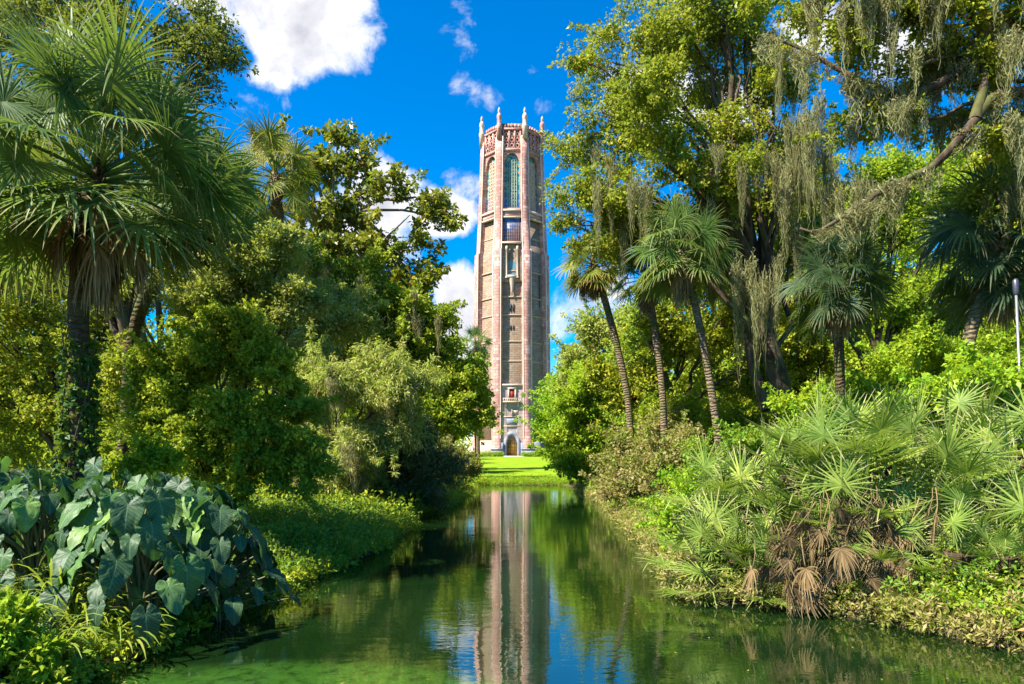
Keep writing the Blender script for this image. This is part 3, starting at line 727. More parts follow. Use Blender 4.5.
# ---- fan palms
def fan_frond(name, seed, pitch, pet, blade, nseg=34, droop=.5, mat=None, dead=False, spread=150, stiff=False, hang=0.0, petr=None):
    """palm-local: grows along +X from origin, pitch in degrees, segments droop to -Z"""
    rng = np.random.default_rng(seed); Vs = []; Fs = {4: [], 3: []}; A = []; T = []; k = 0
    pit = R(pitch); m_ = 7; tt = np.linspace(0, 1, m_)
    ang = pit - droop * .75 * tt ** 1.5
    step = pet / (m_ - 1); px_ = np.concatenate([[0], np.cumsum(np.cos(ang[:-1]) * step)]); pz_ = np.concatenate([[0], np.cumsum(np.sin(ang[:-1]) * step)])
    g = Geo(); P = np.stack([px_, np.zeros(m_), pz_], 1); g.tube(P, np.linspace(.022, .011, m_) * (petr or (1.3 if not stiff else .7)), 5)
    V = np.concatenate(g.v); Vs.append(V); Fs[4] += g.f[4]; Fs.setdefault(5, []); Fs[5] += g.f.get(5, []); A.append(np.full(len(V), .8)); T.append(np.full(len(V), .3)); k = len(V)
    hub = P[-1]; a0 = ang[-1]
    D = np.array([cos(a0), 0, sin(a0)]); U = np.array([-sin(a0), 0, cos(a0)]); Sd = np.array([0, 1, 0])
    roll = rng.normal(0, .25 if stiff or dead else .75); bt = 0 if dead else (rng.normal(.5, .35) if stiff else rng.normal(-.15, .5)); D, U = D * cos(bt) + U * sin(bt), U * cos(bt) - D * sin(bt); Sd, U = Sd * cos(roll) + U * sin(roll), U * cos(roll) - Sd * sin(roll)
    for i in range(nseg):
        q = (i + .5) / nseg * 2 - 1; th = R(spread) * q + rng.normal(0, .035); dr = D * cos(th) + Sd * sin(th)
        Ls = blade * (1 - .28 * abs(q) ** 2) * (.80 + .32 * rng.random()) * (1 if not dead else .6 + .5 * rng.random())
        fold = .32 * abs(math.sin(th * .5)) + .08
        dv = dr + U * fold * .6; dv /= np.linalg.norm(dv); wm = R(spread) / nseg * Ls * (.8 if stiff else 1) * (.42 if not dead else .30)
        sid = np.cross(dv, U); sid /= np.linalg.norm(sid) + 1e-9; up_ = np.cross(sid, dv)
        cur = []; p = hub + D * (.10 * blade * (1 - abs(q))); dd = dv.copy(); n_ = 6; g_ = (.0 if stiff else .07) + droop * .22 * (.6 + .8 * rng.random()) + hang
        cur.append(p.copy()); brk = rng.integers(2, 5) if rng.random() < (.18 if not stiff else .10) else 99
        for s_ in range(1, n_):
            if s_ == brk: dd = dd + np.array([0, 0, -1.3]); dd /= np.linalg.norm(dd)
            f = s_ / (n_ - 1); dd = dd + np.array([0, 0, -1]) * g_ * f * (1.6 if not stiff else .5) + (rng.normal(0, .05, 3) if dead else 0); dd /= np.linalg.norm(dd); p = p + dd * Ls / (n_ - 1); cur.append(p.copy())
        cur = np.array(cur); wdt = np.array([.12, .88, .84, .62, .36, .03]) * wm * (1 if not dead else 1.5)
        jit = rng.normal(0, .12)
        Lf = cur - sid * wdt[:, None] + up_ * (wdt * .5)[:, None]; Rt = cur + sid * wdt[:, None] + up_ * (wdt * (.5 + jit))[:, None]
        V = np.stack([Lf, cur, Rt], 1).reshape(-1, 3); j = np.arange(n_ - 1) * 3 + k
        Fs[4].append(np.stack([j, j + 1, j + 4, j + 3], 1)); Fs[4].append(np.stack([j + 1, j + 2, j + 5, j + 4], 1))
        Vs.append(V); k += len(V); A.append(np.full(len(V), rng.random())); T.append(np.repeat(np.linspace(0, 1, n_), 3))
    fl = [np.concatenate(v) for v in Fs.values() if v]
    return mesh_np(name, np.concatenate(Vs), fl, mat, {'rnd': np.concatenate(A), 'tone': np.concatenate(T)})

def frond_set(key, mat, pet, blade, stiff=False, nseg=34, dr=.5):
    live = []
    for i, (pitch, d_) in enumerate([(78, .25), (62, .5), (48, .7), (32, .8), (15, .9), (-5, .8), (-28, .7), (-48, .5)]):
        for v_ in range(2):
            live.append(fan_frond('frond', i * 7 + v_ * 31 + 1, pitch, pet * (.9 + .15 * v_), blade * (1.0 if i else .9), nseg, d_ * dr / .5, mat, stiff=stiff))
    dead = [fan_frond('dead_frond', 90 + i, p_, pet * .8, blade * .85, 26, .6, FROND_DEAD, dead=True, spread=75 if not stiff else 120, hang=.35 if not stiff else .22, petr=.45 if stiff else None) for i, p_ in enumerate((-50, -66, -76, -84))]
    return live, dead
SETS = {
 'big': frond_set('big', FROND, 1.15, .92, nseg=46, dr=.20),
 'std': frond_set('std', FROND, 1.0, .92, nseg=34, dr=.26),
 'yel': frond_set('yel', FROND_YEL, 1.0, .88, nseg=32, dr=.28),
 'dark': frond_set('dark', FROND_DARK, 1.0, .9, nseg=34, dr=.30),
 'palmetto': frond_set('palmetto', FROND_SILVER, .55, .50, stiff=True, nseg=25, dr=.25),
}
def make_palm(label, base, path, tw_, setk, nlive, ndead, scale=1.0, seed=1, bm=None, group=None, name='palm_tree', cat='palm', low=-1.0, deadscale=1.0):
    rng = random.Random(seed); b = np.array([base[0], base[1], gz(*base) - .05])
    root = thing(name, label, cat, b, 0, group)
    P = smooth_path([b] + [np.array(p, float) for p in path], 26) - b
    rn = np.random.default_rng(seed); rr = tw_ / 2 * (1 + .05 * rn.normal(size=26)); rr[0] *= 1.25; rr[-4:] *= [1.15, 1.25, 1.2, .7]
    g = Geo(); g.tube(P, rr, 12)
    # stubs of cut leaf bases near the head
    for i in range(26):
        f = .80 + .20 * rng.random(); c = P[int(f * 25)]; a = rng.random() * 6.28; d = np.array([cos(a), sin(a), .9])
        g.tube([c + d * [tw_ * .35, tw_ * .35, 0], c + d * tw_ * (.8 + .4 * rng.random())], [.035, .012], 4)
    link('trunk', g.mesh('trunk', bm or BARK_PALM, smooth=True), root)
    head = P[-1]; live, dead = SETS[setk]; ga = 2.39996; a = rng.random() * 6
    for i in range(nlive):
        f = i / (nlive - 1); li = min(15, int((f ** (.9)) * 16)); 
        if low > -1: li = min(li, int(low))
        a += ga + rng.uniform(-.2, .2)
        o = link('frond', live[li], root, tuple(head - np.array([0, 0, .25 * f * scale])), a); s = scale * rng.uniform(.85, 1.08); o.scale = (s, s, s)
        o.rotation_euler = (rng.uniform(-.12, .12), rng.uniform(-.12, .12), a)
    for i in range(ndead):
        a += ga + rng.uniform(-.3, .3); o = link('dead_frond', rng.choice(dead), root, tuple(head - np.array([0, 0, (.15 + .25 * rng.random()) * scale])), a); s = scale * deadscale * rng.uniform(.7, 1.0); o.scale = (s, s, s)
    return root

exec_marker = None
# ------------------------------------------------------------------ LEFT BANK
p = put(98, 168, 9.5)
make_palm('large fan palm with ivy-clad dark trunk filling the upper left', bx(78, 9.5), [put(79, 380, 9.5), put(80, 290, 9.5), p], .28, 'big', 60, 70, 1.12, 3, BARK_BOOT, deadscale=.92, low=12)
p = put(205, 198, 13)
make_palm('fan palm with drooping fronds behind the bush, right of the ivy-clad palm', bx(120, 14.5), [put(135, 330, 14.2), put(175, 250, 13.6), p], .26, 'std', 36, 40, .86, 4, BARK_BOOT, low=12)
p = put(-8, 190, 11.5)
make_palm('yellowish fan palm cut off by the left edge', bx(-14, 11.5), [put(-12, 300, 11.5), p], .32, 'yel', 30, 12, 1.0, 5, BARK_BOOT)
p = put(275, 172, 23)
make_palm('fan palm with golden fronds against the sky left of the open-branched tree', bx(281, 23), [put(280, 300, 23), put(279, 230, 23), p], .33, 'yel', 30, 10, 1.05, 6)
p = put(476, 342, 58)
make_palm('small distant fan palm rising beside the left flank of the tower', bx(478, 58), [put(478, 400, 58), p], .35, 'std', 22, 4, .95, 7)

# ivy on the palm trunk
rng = np.random.default_rng(11); b0 = put(78, 470, 9.5); base = np.array([*bx(78, 9.5), gz(*bx(78, 9.5))])
pz = rng.random(420) ** 1.25 * 2.9; an = rng.random(420) * 2 * pi; rad = .14 + .05 * rng.random(420) + .10 * np.exp(-pz)
C = np.stack([rad * np.cos(an) + .004 * pz, rad * np.sin(an), pz], 1)
iv = thing('climbing_vine', 'green ivy climbing the lower trunk of the large left palm', 'vine', base)
link('foliage', foliage('foliage', C, np.full(420, .07), 9, .065, .055, LM['ivy'], rng, droop=.6), iv)
g = Geo()
for i in range(4):
    zz = np.linspace(0, 3.0, 16); aa = i * 1.6 + zz * 1.2; g.tube(np.stack([.19 * np.cos(aa) + .004 * zz, .19 * np.sin(aa), zz], 1), .012, 4)
link('stem', g.mesh('stem', BARK), iv)

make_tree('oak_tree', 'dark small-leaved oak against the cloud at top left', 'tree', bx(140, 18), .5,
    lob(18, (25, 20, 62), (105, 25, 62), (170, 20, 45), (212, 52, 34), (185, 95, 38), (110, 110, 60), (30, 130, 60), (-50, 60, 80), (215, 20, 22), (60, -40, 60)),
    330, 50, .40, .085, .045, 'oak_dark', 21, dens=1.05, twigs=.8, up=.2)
make_tree('magnolia_tree', 'open-branched tree with big leaf clusters against the cloud left of the tower', 'tree', bx(322, 28), .42,
    lob(28, (338, 135, 15), (312, 165, 28), (355, 165, 30), (395, 185, 30), (428, 205, 24), (448, 222, 14), (300, 205, 30), (345, 215, 34), (385, 245, 32), (420, 250, 20), (295, 250, 38), (340, 275, 42), (395, 290, 38), (425, 285, 18), (430, 325, 26), (375, 335, 44), (405, 345, 34), (268, 150, 20)),
    300, 22, .30, .18, .10, 'magnolia', 22, dens=1.05, bm=BARK_LIGHT, trunk_pts=[put(326, 380, 28), put(330, 290, 28), put(328, 235, 28), put(345, 200, 28)], twigs=.9,
    extra_limbs=[([put(330, 300, 28), put(355, 262, 27.5), put(378, 245, 27.5), put(410, 215, 27)], .13), ([put(326, 270, 28), put(318, 225, 28), put(312, 180, 28)], .12), ([put(328, 240, 28), put(352, 200, 28.5), put(372, 178, 29)], .10)])
make_tree('tree', 'light green feathery tree behind the big bush on the left', 'tree', bx(270, 22), .3,
    lob(22, (262, 262, 44), (300, 300, 50), (232, 300, 45), (325, 330, 42), (270, 350, 60), (350, 300, 26)), 300, 70, .40, .09, .035, 'feather', 23)
make_tree('tree', 'airy light green tree in front of the drooping palm, above the rounded bush', 'tree', bx(240, 12.8), .12,
    lob(12.8, (225, 280, 34), (262, 258, 32), (292, 300, 34), (190, 305, 30), (250, 315, 38), (285, 245, 22)), 260, 60, .20, .06, .026, 'feather', 34, dens=.9)
make_tree('tree', 'sunny yellow-green tree behind the trunk of the large left palm', 'tree', bx(50, 19), .35,
    lob(19, (10, 340, 60), (70, 330, 55), (120, 300, 45), (20, 410, 60), (90, 400, 55), (-50, 380, 70), (130, 380, 45), (20, 250, 60), (110, 230, 50), (170, 250, 45)), 420, 60, .42, .09, .05, 'oak', 24)
make_tree('shrub', 'rounded mid-green broadleaf bush right of the large left palm', 'shrub', bx(215, 12), .16,
    lob(12, (215, 345, 38), (175, 375, 46), (255, 365, 44), (215, 420, 58), (160, 430, 46), (275, 420, 45), (240, 475, 45), (285, 470, 38), (150, 360, 30), (235, 325, 24)), 460, 62, .17, .06, .036, 'bush', 25, parts=('stem', 'foliage'))
_, C_MAG = make_tree('tree', 'dense mid-green tree with drooping sprays below the open-branched tree', 'tree', bx(372, 25), .3,
    lob(25, (340, 300, 36), (388, 305, 34), (420, 325, 24), (300, 272, 36), (368, 278, 28), (430, 350, 24), (380, 345, 34), (330, 345, 34), (440, 320, 16)), 330, 60, .36, .10, .06, 'bush', 33)
_, C_WIL = make_tree('willow_tree', 'pale feathery weeping tree with moss beside the pond, left bank', 'tree', bx(335, 19), .22,
    lob(19, (335, 385, 45), (380, 385, 42), (300, 375, 40), (400, 420, 34), (350, 440, 48), (305, 440, 40), (410, 380, 26), (325, 480, 35)), 330, 75, .34, .11, .022, 'feather', 26, droop=.9, parts=('trunk', 'crown'))
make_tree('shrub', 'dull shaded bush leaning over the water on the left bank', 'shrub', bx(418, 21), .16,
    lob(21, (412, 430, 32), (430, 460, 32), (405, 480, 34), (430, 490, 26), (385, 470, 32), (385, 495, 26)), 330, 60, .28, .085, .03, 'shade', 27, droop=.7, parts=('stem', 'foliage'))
make_tree('tree', 'rounded green tree overlapping the left flank of the tower', 'tree', bx(450, 44), .4,
    lob(44, (445, 368, 26), (466, 378, 19), (476, 395, 14), (455, 405, 26), (430, 395, 28), (440, 430, 28), (466, 425, 18)), 300, 60, .55, .17, .09, 'bush', 28)
make_tree('shrub', 'olive shrub at the far left corner of the pond', 'shrub', bx(462, 38), .16,
    lob(38, (455, 462, 20), (440, 472, 16), (470, 470, 12), (440, 455, 18)), 150, 45, .30, .11, .06, 'olive', 29, parts=('stem', 'foliage'))
make_tree('shrub', 'small bright lime shrub behind the elephant ears', 'shrub', bx(146, 10.2), .04,
    lob(10.2, (146, 458, 26), (125, 462, 16), (168, 464, 16)), 60, 34, .11, .05, .03, 'lime', 30, parts=('stem', 'foliage'))
make_tree('tree', 'golden green tree beside the hedge left of the tower', 'tree', bx(478, 60), .3,
    lob(60, (474, 365, 12), (480, 380, 10), (468, 385, 12), (474, 410, 14)), 100, 50, .5, .18, .1, 'oak', 31)

# ------------------------------------------------------------------ RIGHT BANK
make_tree('shrub', 'tall lime-green bush by the far right corner of the pond', 'shrub', bx(582, 35), .25,
    lob(35, (588, 385, 24), (574, 405, 23), (602, 405, 24), (582, 435, 27), (568, 458, 16), (600, 440, 24), (610, 470, 16), (580, 465, 20)), 330, 60, .38, .12, .07, 'lime', 41, parts=('stem', 'foliage'))
OAK = lob(23, (598, 75, 30, 1), (640, 45, 40), (690, 25, 50), (745, 35, 45), (655, 95, 45, -2), (705, 85, 50, 1), (760, 90, 42), (625, 140, 38), (585, 150, 30, 1), (665, 160, 48, -2), (720, 150, 48),
    (590, 195, 28), (635, 205, 42), (690, 215, 42, 1), (745, 205, 46), (790, 140, 34), (795, 190, 34), (560, 195, 16, 1), (700, -30, 60), (780, 60, 26), (580, 60, 18), (570, 225, 22, 1), (610, 240, 34, 2), (660, 250, 34, 3), (710, 255, 36, 3), (760, 265, 32, 2), (820, 215, 26, 2), (730, 180, 40, -2), (620, 110, 40))
_, C_OAK = make_tree('oak_tree', 'big leafy oak with thick leaning trunk right of the tower', 'tree', bx(790, 22), .78, OAK,
    640, 50, .38, .095, .055, 'oak', 42, dens=1.25, trunk_pts=[put(782, 395, 22), put(765, 330, 22.3), put(755, 270, 23)], twigs=.7,
    extra_limbs=[([put(768, 410, 22), put(752, 360, 22.4), put(742, 300, 22.6), put(722, 230, 23), put(690, 150, 23)], .22), ([put(757, 280, 23), put(735, 170, 23), put(700, 130, 22.5), (put(655, 110, 22))], .20),
                 ([put(757, 280, 23), put(768, 190, 23.5), put(775, 100, 23.5)], .18), ([put(700, 130, 22.5), put(660, 78, 22.5), put(610, 62, 23)], .10)])
RO = lob(13, (835, 25, 36), (885, 18, 44), (940, 25, 44), (1000, 25, 50), (1050, 60, 60), (880, 75, 32), (930, 85, 36, 1), (985, 75, 34), (1015, 130, 32), (795, 20, 24, 1), (860, 130, 26, 1), (905, 125, 26), (950, 130, 28, 1), (1040, -40, 70), (850, -40, 50), (950, -50, 60), (1000, 190, 32, 1), (755, -5, 22, 1))
RO_X = [([put(1118, 110, 13), put(1060, 95, 12.8), put(1020, 92, 12.8), put(992, 98, 12.7), put(975, 120, 12.6), put(950, 150, 12.5), put(925, 172, 12.5), put(890, 185, 12.5), put(862, 205, 12.6), put(835, 222, 12.7), put(815, 232, 12.9), put(800, 228, 13)], .13),
                 ([put(1100, 60, 13), put(1000, 20, 13), put(960, 70, 13), put(905, 95, 13), put(855, 78, 13), put(800, 48, 13.2), put(760, 35, 13.4)], .12),
                 ([put(975, 120, 12.6), put(985, 75, 12.8), put(978, 25, 13)], .11)]
RO_LIMBS = [q[0] for q in RO_X[:2]]
_, C_RO = make_tree('oak_tree', 'mossy oak reaching in from the right edge with a long bent limb', 'tree', bx(1130, 13), .7, RO,
    420, 46, .26, .075, .04, 'oak', 43, dens=.75, trunk_pts=[put(1125, 250, 13), put(1115, 90, 13), put(1090, 10, 13)], twigs=.9,
    extra_limbs=RO_X)
p = put(593, 262, 28)
make_palm('fan palm with tan skirt standing just right of the tower', bx(632, 28), [put(629, 410, 28), put(618, 350, 28), put(602, 290, 28), p], .28, 'yel', 38, 50, .95, 44, low=12)
p = put(680, 250, 20)
make_palm('fan palm with slender ringed trunk before the big oak', bx(722, 20), [put(717, 430, 20), put(708, 370, 20), put(694, 300, 20), p], .22, 'std', 40, 50, .92, 45, low=12)
p = put(645, 275, 25)
make_palm('shaded fan palm between the two leaning palms right of the tower', bx(664, 25), [put(663, 400, 25), put(655, 330, 25), p], .25, 'std', 30, 40, .85, 46, low=12)
p = put(840, 282, 17)
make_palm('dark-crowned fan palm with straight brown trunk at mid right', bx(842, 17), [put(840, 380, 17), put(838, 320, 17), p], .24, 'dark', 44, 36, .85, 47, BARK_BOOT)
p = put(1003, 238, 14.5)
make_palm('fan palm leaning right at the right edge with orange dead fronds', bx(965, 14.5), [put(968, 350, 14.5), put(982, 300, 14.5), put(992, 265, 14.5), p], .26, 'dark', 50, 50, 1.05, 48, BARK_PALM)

bgk = [  # background trees behind the palms
 ('tall yellow-green tree behind the palms between the oak trunk and the dark palm', bx(800, 33), lob(33, (790, 250, 50), (840, 210, 50), (820, 300, 50), (770, 310, 45), (850, 340, 45), (790, 360, 40)), 'oak'),
 ('bright yellow-green tree under the long bent limb', bx(905, 30), lob(30, (890, 230, 50), (930, 190, 46), (900, 290, 50), (950, 260, 50), (900, 350, 50), (950, 330, 50)), 'lime'),
 ('green tree behind the leaning palm at the right edge', bx(1010, 26), lob(26, (1000, 300, 50), (1040, 240, 60), (1000, 360, 50), (1050, 330, 60), (980, 200, 40), (1030, 150, 50)), 'oak'),
 ('dark tree in the shade behind the shaded palm', bx(690, 38), lob(38, (690, 290, 50), (660, 340, 45), (720, 340, 45), (690, 380, 40), (740, 270, 40), (640, 380, 36), (730, 400, 34)), 'bush'),
 ('yellow-green tree in front of the sky just right of the tower', bx(590, 50), lob(50, (580, 365, 20), (600, 340, 22), (620, 360, 26), (600, 390, 26), (640, 330, 26), (570, 385, 16)), 'feather'),
 ('green tree at the edge of the lawn right of the tower', bx(560, 78), lob(78, (562, 400, 12), (570, 385, 12), (558, 430, 14), (575, 420, 16)), 'fresh'),
 ('leafy tree with hanging greenery woven between the palms right of the tower', bx(650, 29), lob(29, (648, 375, 30), (735, 320, 30), (650, 230, 26), (722, 275, 24), (760, 370, 30), (690, 340, 28), (612, 385, 22), (650, 320, 22)), 'oak'),
 ('bright tree filling the gap above the dark-crowned palm', bx(870, 24), lob(24, (860, 230, 32), (905, 220, 34), (950, 215, 34), (880, 180, 26), (960, 280, 34), (900, 300, 34), (815, 250, 28), (815, 300, 28), (990, 330, 30)), 'lime'),
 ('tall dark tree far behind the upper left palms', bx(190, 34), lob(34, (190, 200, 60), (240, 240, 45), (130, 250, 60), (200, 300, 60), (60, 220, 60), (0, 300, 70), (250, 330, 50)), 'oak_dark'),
 ('far green tree behind the weeping tree', bx(380, 52), lob(52, (370, 370, 45), (410, 370, 30), (330, 390, 40), (420, 410, 30), (390, 440, 30)), 'bush'),
]
for i, (lab, b, lb, lmn) in enumerate(bgk):
    Yb = b[1]; sc = Yb / 30
    make_tree('tree', lab, 'tree', b, .4, lb, 300, 60, .5 * sc, .13 * sc ** .7, .07 * sc ** .7, lmn, 60 + i)
for i, (x, y, lab) in enumerate([(-10.5, 58, 'tree at the left edge of the lawn, nearest the pond'), (-11.5, 74, 'tree at the left edge of the lawn, halfway to the tower'), (-11, 92, 'tree at the left edge of the lawn, closest to the tower')]):
    make_tree('tree', lab, 'tree', (x, y), .4, [(x, y, 9, 2.6), (x + 1.6, y, 7.5, 2.2), (x - 1.5, y + 1, 8, 2.4), (x, y - 1, 11, 2), (x + 1, y, 5, 1.8), (x - 1, y, 4.5, 2)], 110, 50, .6, .22, .12, 'bush', 160 + i)
# shrubs of the right bank
shr = [
 ('brownish scrubby bush on the right bank by the far palm', 640, 27, [(625, 450, 26), (650, 440, 26), (610, 470, 20), (640, 475, 24)], 'olive', .09),
 ('mixed olive and pink-tinged bush at the right waterside', 665, 19, [(640, 480, 28), (665, 465, 30), (690, 450, 28), (655, 500, 24), (625, 492, 20)], 'olive', .07),
 ('green scrub around the foot of the slender ringed palm', 715, 17, [(700, 470, 28), (735, 455, 28), (690, 500, 26), (760, 450, 24), (670, 520, 22)], 'cover', .07),
 ('shaded bush behind the slender ringed palm', 690, 28, [(680, 420, 26), (720, 425, 26), (750, 430, 24), (650, 420, 22)], 'bush', .09),
 ('grassy bright yellow-green bush left of the palmettos', 690, 11.0, [(685, 525, 26), (700, 500, 26), (675, 555, 20), (720, 490, 24), (705, 545, 24)], 'fresh', .05),
 ('fresh green leafy bush behind the palmetto crowns', 840, 12.5, [(830, 445, 34), (870, 430, 34), (800, 460, 26), (850, 480, 34)], 'fresh', .08),
 ('bright leafy bush beneath the leaning palm', 940, 12.5, [(920, 410, 38), (960, 395, 38), (900, 450, 34), (950, 450, 40)], 'fresh', .085),
 ('bright leafy bush at the right edge beside the grey pole', 1015, 12, [(1000, 395, 40), (1040, 380, 44), (1000, 440, 40), (1040, 440, 46)], 'fresh', .085),
 ('low lime bush between the big oak and the dark-crowned palm', 815, 18, [(800, 420, 26), (830, 410, 22), (790, 440, 20), (860, 405, 24), (885, 395, 24)], 'lime', .08),
 ('yellow-green bush on the slope behind the leaning palm', 920, 20, [(900, 370, 34), (940, 360, 34), (880, 390, 26), (975, 365, 30), (1010, 365, 30)], 'lime', .09),
 ('dense green bush under the palmettos at the right edge', 990, 9.6, [(960, 540, 30), (1000, 520, 36), (1035, 560, 36), (990, 570, 26)], 'cover', .06),
 ('leafy green bush filling between the palmetto clumps', 895, 9.8, [(885, 520, 32), (900, 480, 30), (860, 540, 28), (905, 555, 26)], 'cover', .06),
]
for i, (lab, px, Yb, l, lmn, Ls) in enumerate(shr):
    make_tree('shrub', lab, 'shrub', bx(px, Yb), .08, lob(Yb, *l), 230, 52, .15 * Yb / 12 + .04, Ls, Ls * .55, lmn, 80 + i, parts=('stem', 'foliage'), dens=.8)

# palmettos
PM = [  # px, head py, Y, scale, lean label
 (842, 462, 8.6, 1.15, 22, 26, 'tallest palmetto with upright silvery fans and a brown skirt'),
 (792, 478, 8.9, 1.0, 18, 6, 'palmetto just left of the tallest one, above the waterside'),
 (752, 512, 9.1, 1.0, 18, 5, 'palmetto leaning over the grassy bush, left part of the clump'),
 (715, 545, 9.0, .9, 16, 5, 'leftmost palmetto with pale fans over the water'),
 (775, 555, 8.3, .85, 14, 22, 'low palmetto with dry fans at the waterline, centre of the clump'),
 (838, 520, 8.2, .95, 12, 44, 'palmetto buried in a thick mass of brown dead fans'),
 (935, 492, 8.7, 1.05, 20, 8, 'palmetto with wide silvery crown right of the tallest one'),
 (905, 545, 8.2, .85, 14, 8, 'palmetto with orange-tipped fans right of the brown mass'),
 (985, 480, 8.9, 1.0, 18, 10, 'palmetto with a red-brown trunk near the right edge'),
 (955, 575, 7.9, .8, 14, 3, 'low green palmetto fanning out above the right waterline'),
 (1030, 455, 9.4, 1.0, 18, 4, 'palmetto cut off by the right edge'),
 (1005, 540, 8.4, .8, 13, 8, 'small palmetto on the bank at the right edge'),
 (725, 500, 9.3, .9, 16, 4, 'palmetto at the back of the leftmost group, against the grassy bush'),
 (698, 578, 8.7, .8, 14, 3, 'low palmetto touching the water at the far left of the clump'),
 (890, 455, 9.3, 1.0, 18, 6, 'palmetto just behind the right shoulder of the tallest one'),
 (965, 440, 10.0, 1.05, 18, 4, 'high palmetto against the bright bush near the right edge'),
 (915, 592, 7.6, .7, 11, 6, 'small palmetto at the waterline right of the brown heap'),
 (1015, 585, 7.4, .75, 12, 4, 'low palmetto in the lower right corner above the yellow plants'),
 (805, 505, 8.7, .95, 16, 8, 'palmetto filling the middle of the clump below the tallest one'),
 (735, 578, 8.4, .75, 14, 5, 'palmetto spreading over the water left of the brown heap'),
 (762, 596, 8.1, .6, 12, 4, 'smallest palmetto right at the waterline left of the brown heap'),
 (960, 608, 7.3, .7, 12, 5, 'palmetto at the waterline between the brown heap and the right edge'),
 (845, 505, 8.0, .85, 16, 4, 'palmetto crown directly above the brown heap'),
 (1005, 625, 7.0, .6, 10, 3, 'little palmetto at the waterline in the lower right corner'),
 (872, 560, 7.75, .8, 6, 34, 'short palmetto low on the bank beneath the brown fans'),
]
for i, (px, py, Yp, sc, nl, nd, lab) in enumerate(PM):
    h = put(px, py, Yp); b = (h[0] + (.1 if i % 2 else -.08), Yp + .25)
    if gz(*b) < .1: b = (b[0] + .35, b[1] + .25)
    h[2] = max(h[2], gz(*b) + .25)
    mid = (h + np.array([*b, gz(*b)])) / 2
    make_palm(lab, b, [mid, h], .13, 'palmetto', nl, nd, sc, 100 + i, BARK_BOOT, 'palmettos along the right bank', 'palmetto', 'palmetto', deadscale=1.15, low=(7 if nd > 15 else 13))

# heap of dead fans at the foot of the clump
hb = np.array([*bx(850, 7.75), gz(*bx(850, 7.75))]); root = thing('dead_frond_heap', 'heap of brown dead palmetto fans hanging to the water below the tallest palmetto', 'dead fronds', hb)
hr = random.Random(4)
for i in range(170):
    px_ = hr.gauss(850, 38); q = put(px_, hr.uniform(485, 572), hr.uniform(7.5, 8.1)); o = link('dead_frond', hr.choice(SETS['palmetto'][1]), root, tuple(q - hb), -pi / 2 + hr.uniform(-1.3, 1.3)); s_ = hr.uniform(.45, .85); o.scale = (s_, s_, s_); o.rotation_euler = (hr.uniform(-.7, .7), hr.uniform(-.35, .5), o.rotation_euler.z)
# grey pole
b = bx(1024, 13.2); g = Geo(); root = thing('metal_pole', 'slim grey metal pole with a thicker cap at the right edge', 'pole', (b[0], b[1], gz(*b)))
bb = np.array([b[0], b[1], gz(*b)]); top = put(1016, 292, 13.2)
g.tube([np.zeros(3), top - bb], .024, 10); link('shaft', g.mesh('shaft', plain('grey_metal', (.36, .36, .38), None, .4, .5, .6), smooth=True), root)
d = (top - bb) / np.linalg.norm(top - bb); g = Geo(); g.tube([top - bb - d * .05, top - bb, top - bb + d * .22, top - bb + d * .26], [.035, .05, .055, .02], 12); link('cap', g.mesh('cap', plain('dark_metal', (.10, .10, .13), None, .4, .5, .5), smooth=True), root)

# moss drapes hang from the undersides of the crowns
mr = random.Random(9)
def hang(C, n, Lr, lab, grp, cond, seed):
    rg = np.random.default_rng(seed); Y = C[:, 1]; px = CX + C[:, 0] / Y * F; py = HY - (C[:, 2] - CZ) / Y * F
    ok = np.where(cond(px, py) & (px > -30) & (px < 1054) & (py > -60))[0]; rg.shuffle(ok)
    for q in ok[:n]:
        L = rg.uniform(*Lr); i = min(range(6), key=lambda k_: abs(MLEN[k_] - L) + mossrng.random() * .5)
        o = link('spanish_moss', MOSS[i], None, tuple(C[q] + [0, -.5, .05]), mossrng.random() * 6.28); k = L / MLEN[i]
        o.scale = (.45 + k * .3, .45 + k * .3, k); tag(o, lab, 'moss', grp)
hang(C_RO, 95, (.6, 1.9), 'grey-brown spanish moss hanging from the mossy oak at the right edge', 'moss on the mossy oak at the right edge', lambda a, b: a > 760, 1)
hang(C_OAK, 85, (1.0, 3.2), 'long pale spanish moss hanging from the big leafy oak', 'moss on the big leafy oak', lambda a, b: (b > 60) & ((a > 715) | ((b > 150) & (a > 590))), 2)
hang(C_WIL, 32, (.8, 2.2), 'pale moss trailing from the weeping tree on the left bank', 'moss on the weeping tree', lambda a, b: b > 300, 3)
hang(C_MAG, 26, (.6, 1.8), 'fine moss wisps hanging below the dense tree left of the tower', 'moss on the dense tree left of the tower', lambda a, b: b > 260, 4)
def limb_moss(path, n, Lr, lab, grp, seed):
    rg = np.random.default_rng(seed); P = smooth_path(path, 60)
    for q in range(n):
        L = rg.uniform(*Lr); i = min(range(6), key=lambda k_: abs(MLEN[k_] - L) + mossrng.random() * .5)
        o = link('spanish_moss', MOSS[i], None, tuple(P[rg.integers(2, 58)] - [0, 0, .06]), mossrng.random() * 6.28); k = L / MLEN[i]
        o.scale = (.55 + k * .45, .55 + k * .45, k); tag(o, lab, 'moss', grp)
for ii_, pth in enumerate(RO_LIMBS): limb_moss(pth, 22, (.3, 1.3), 'grey-brown spanish moss hanging from the mossy oak at the right edge', 'moss on the mossy oak at the right edge', 30 + ii_)
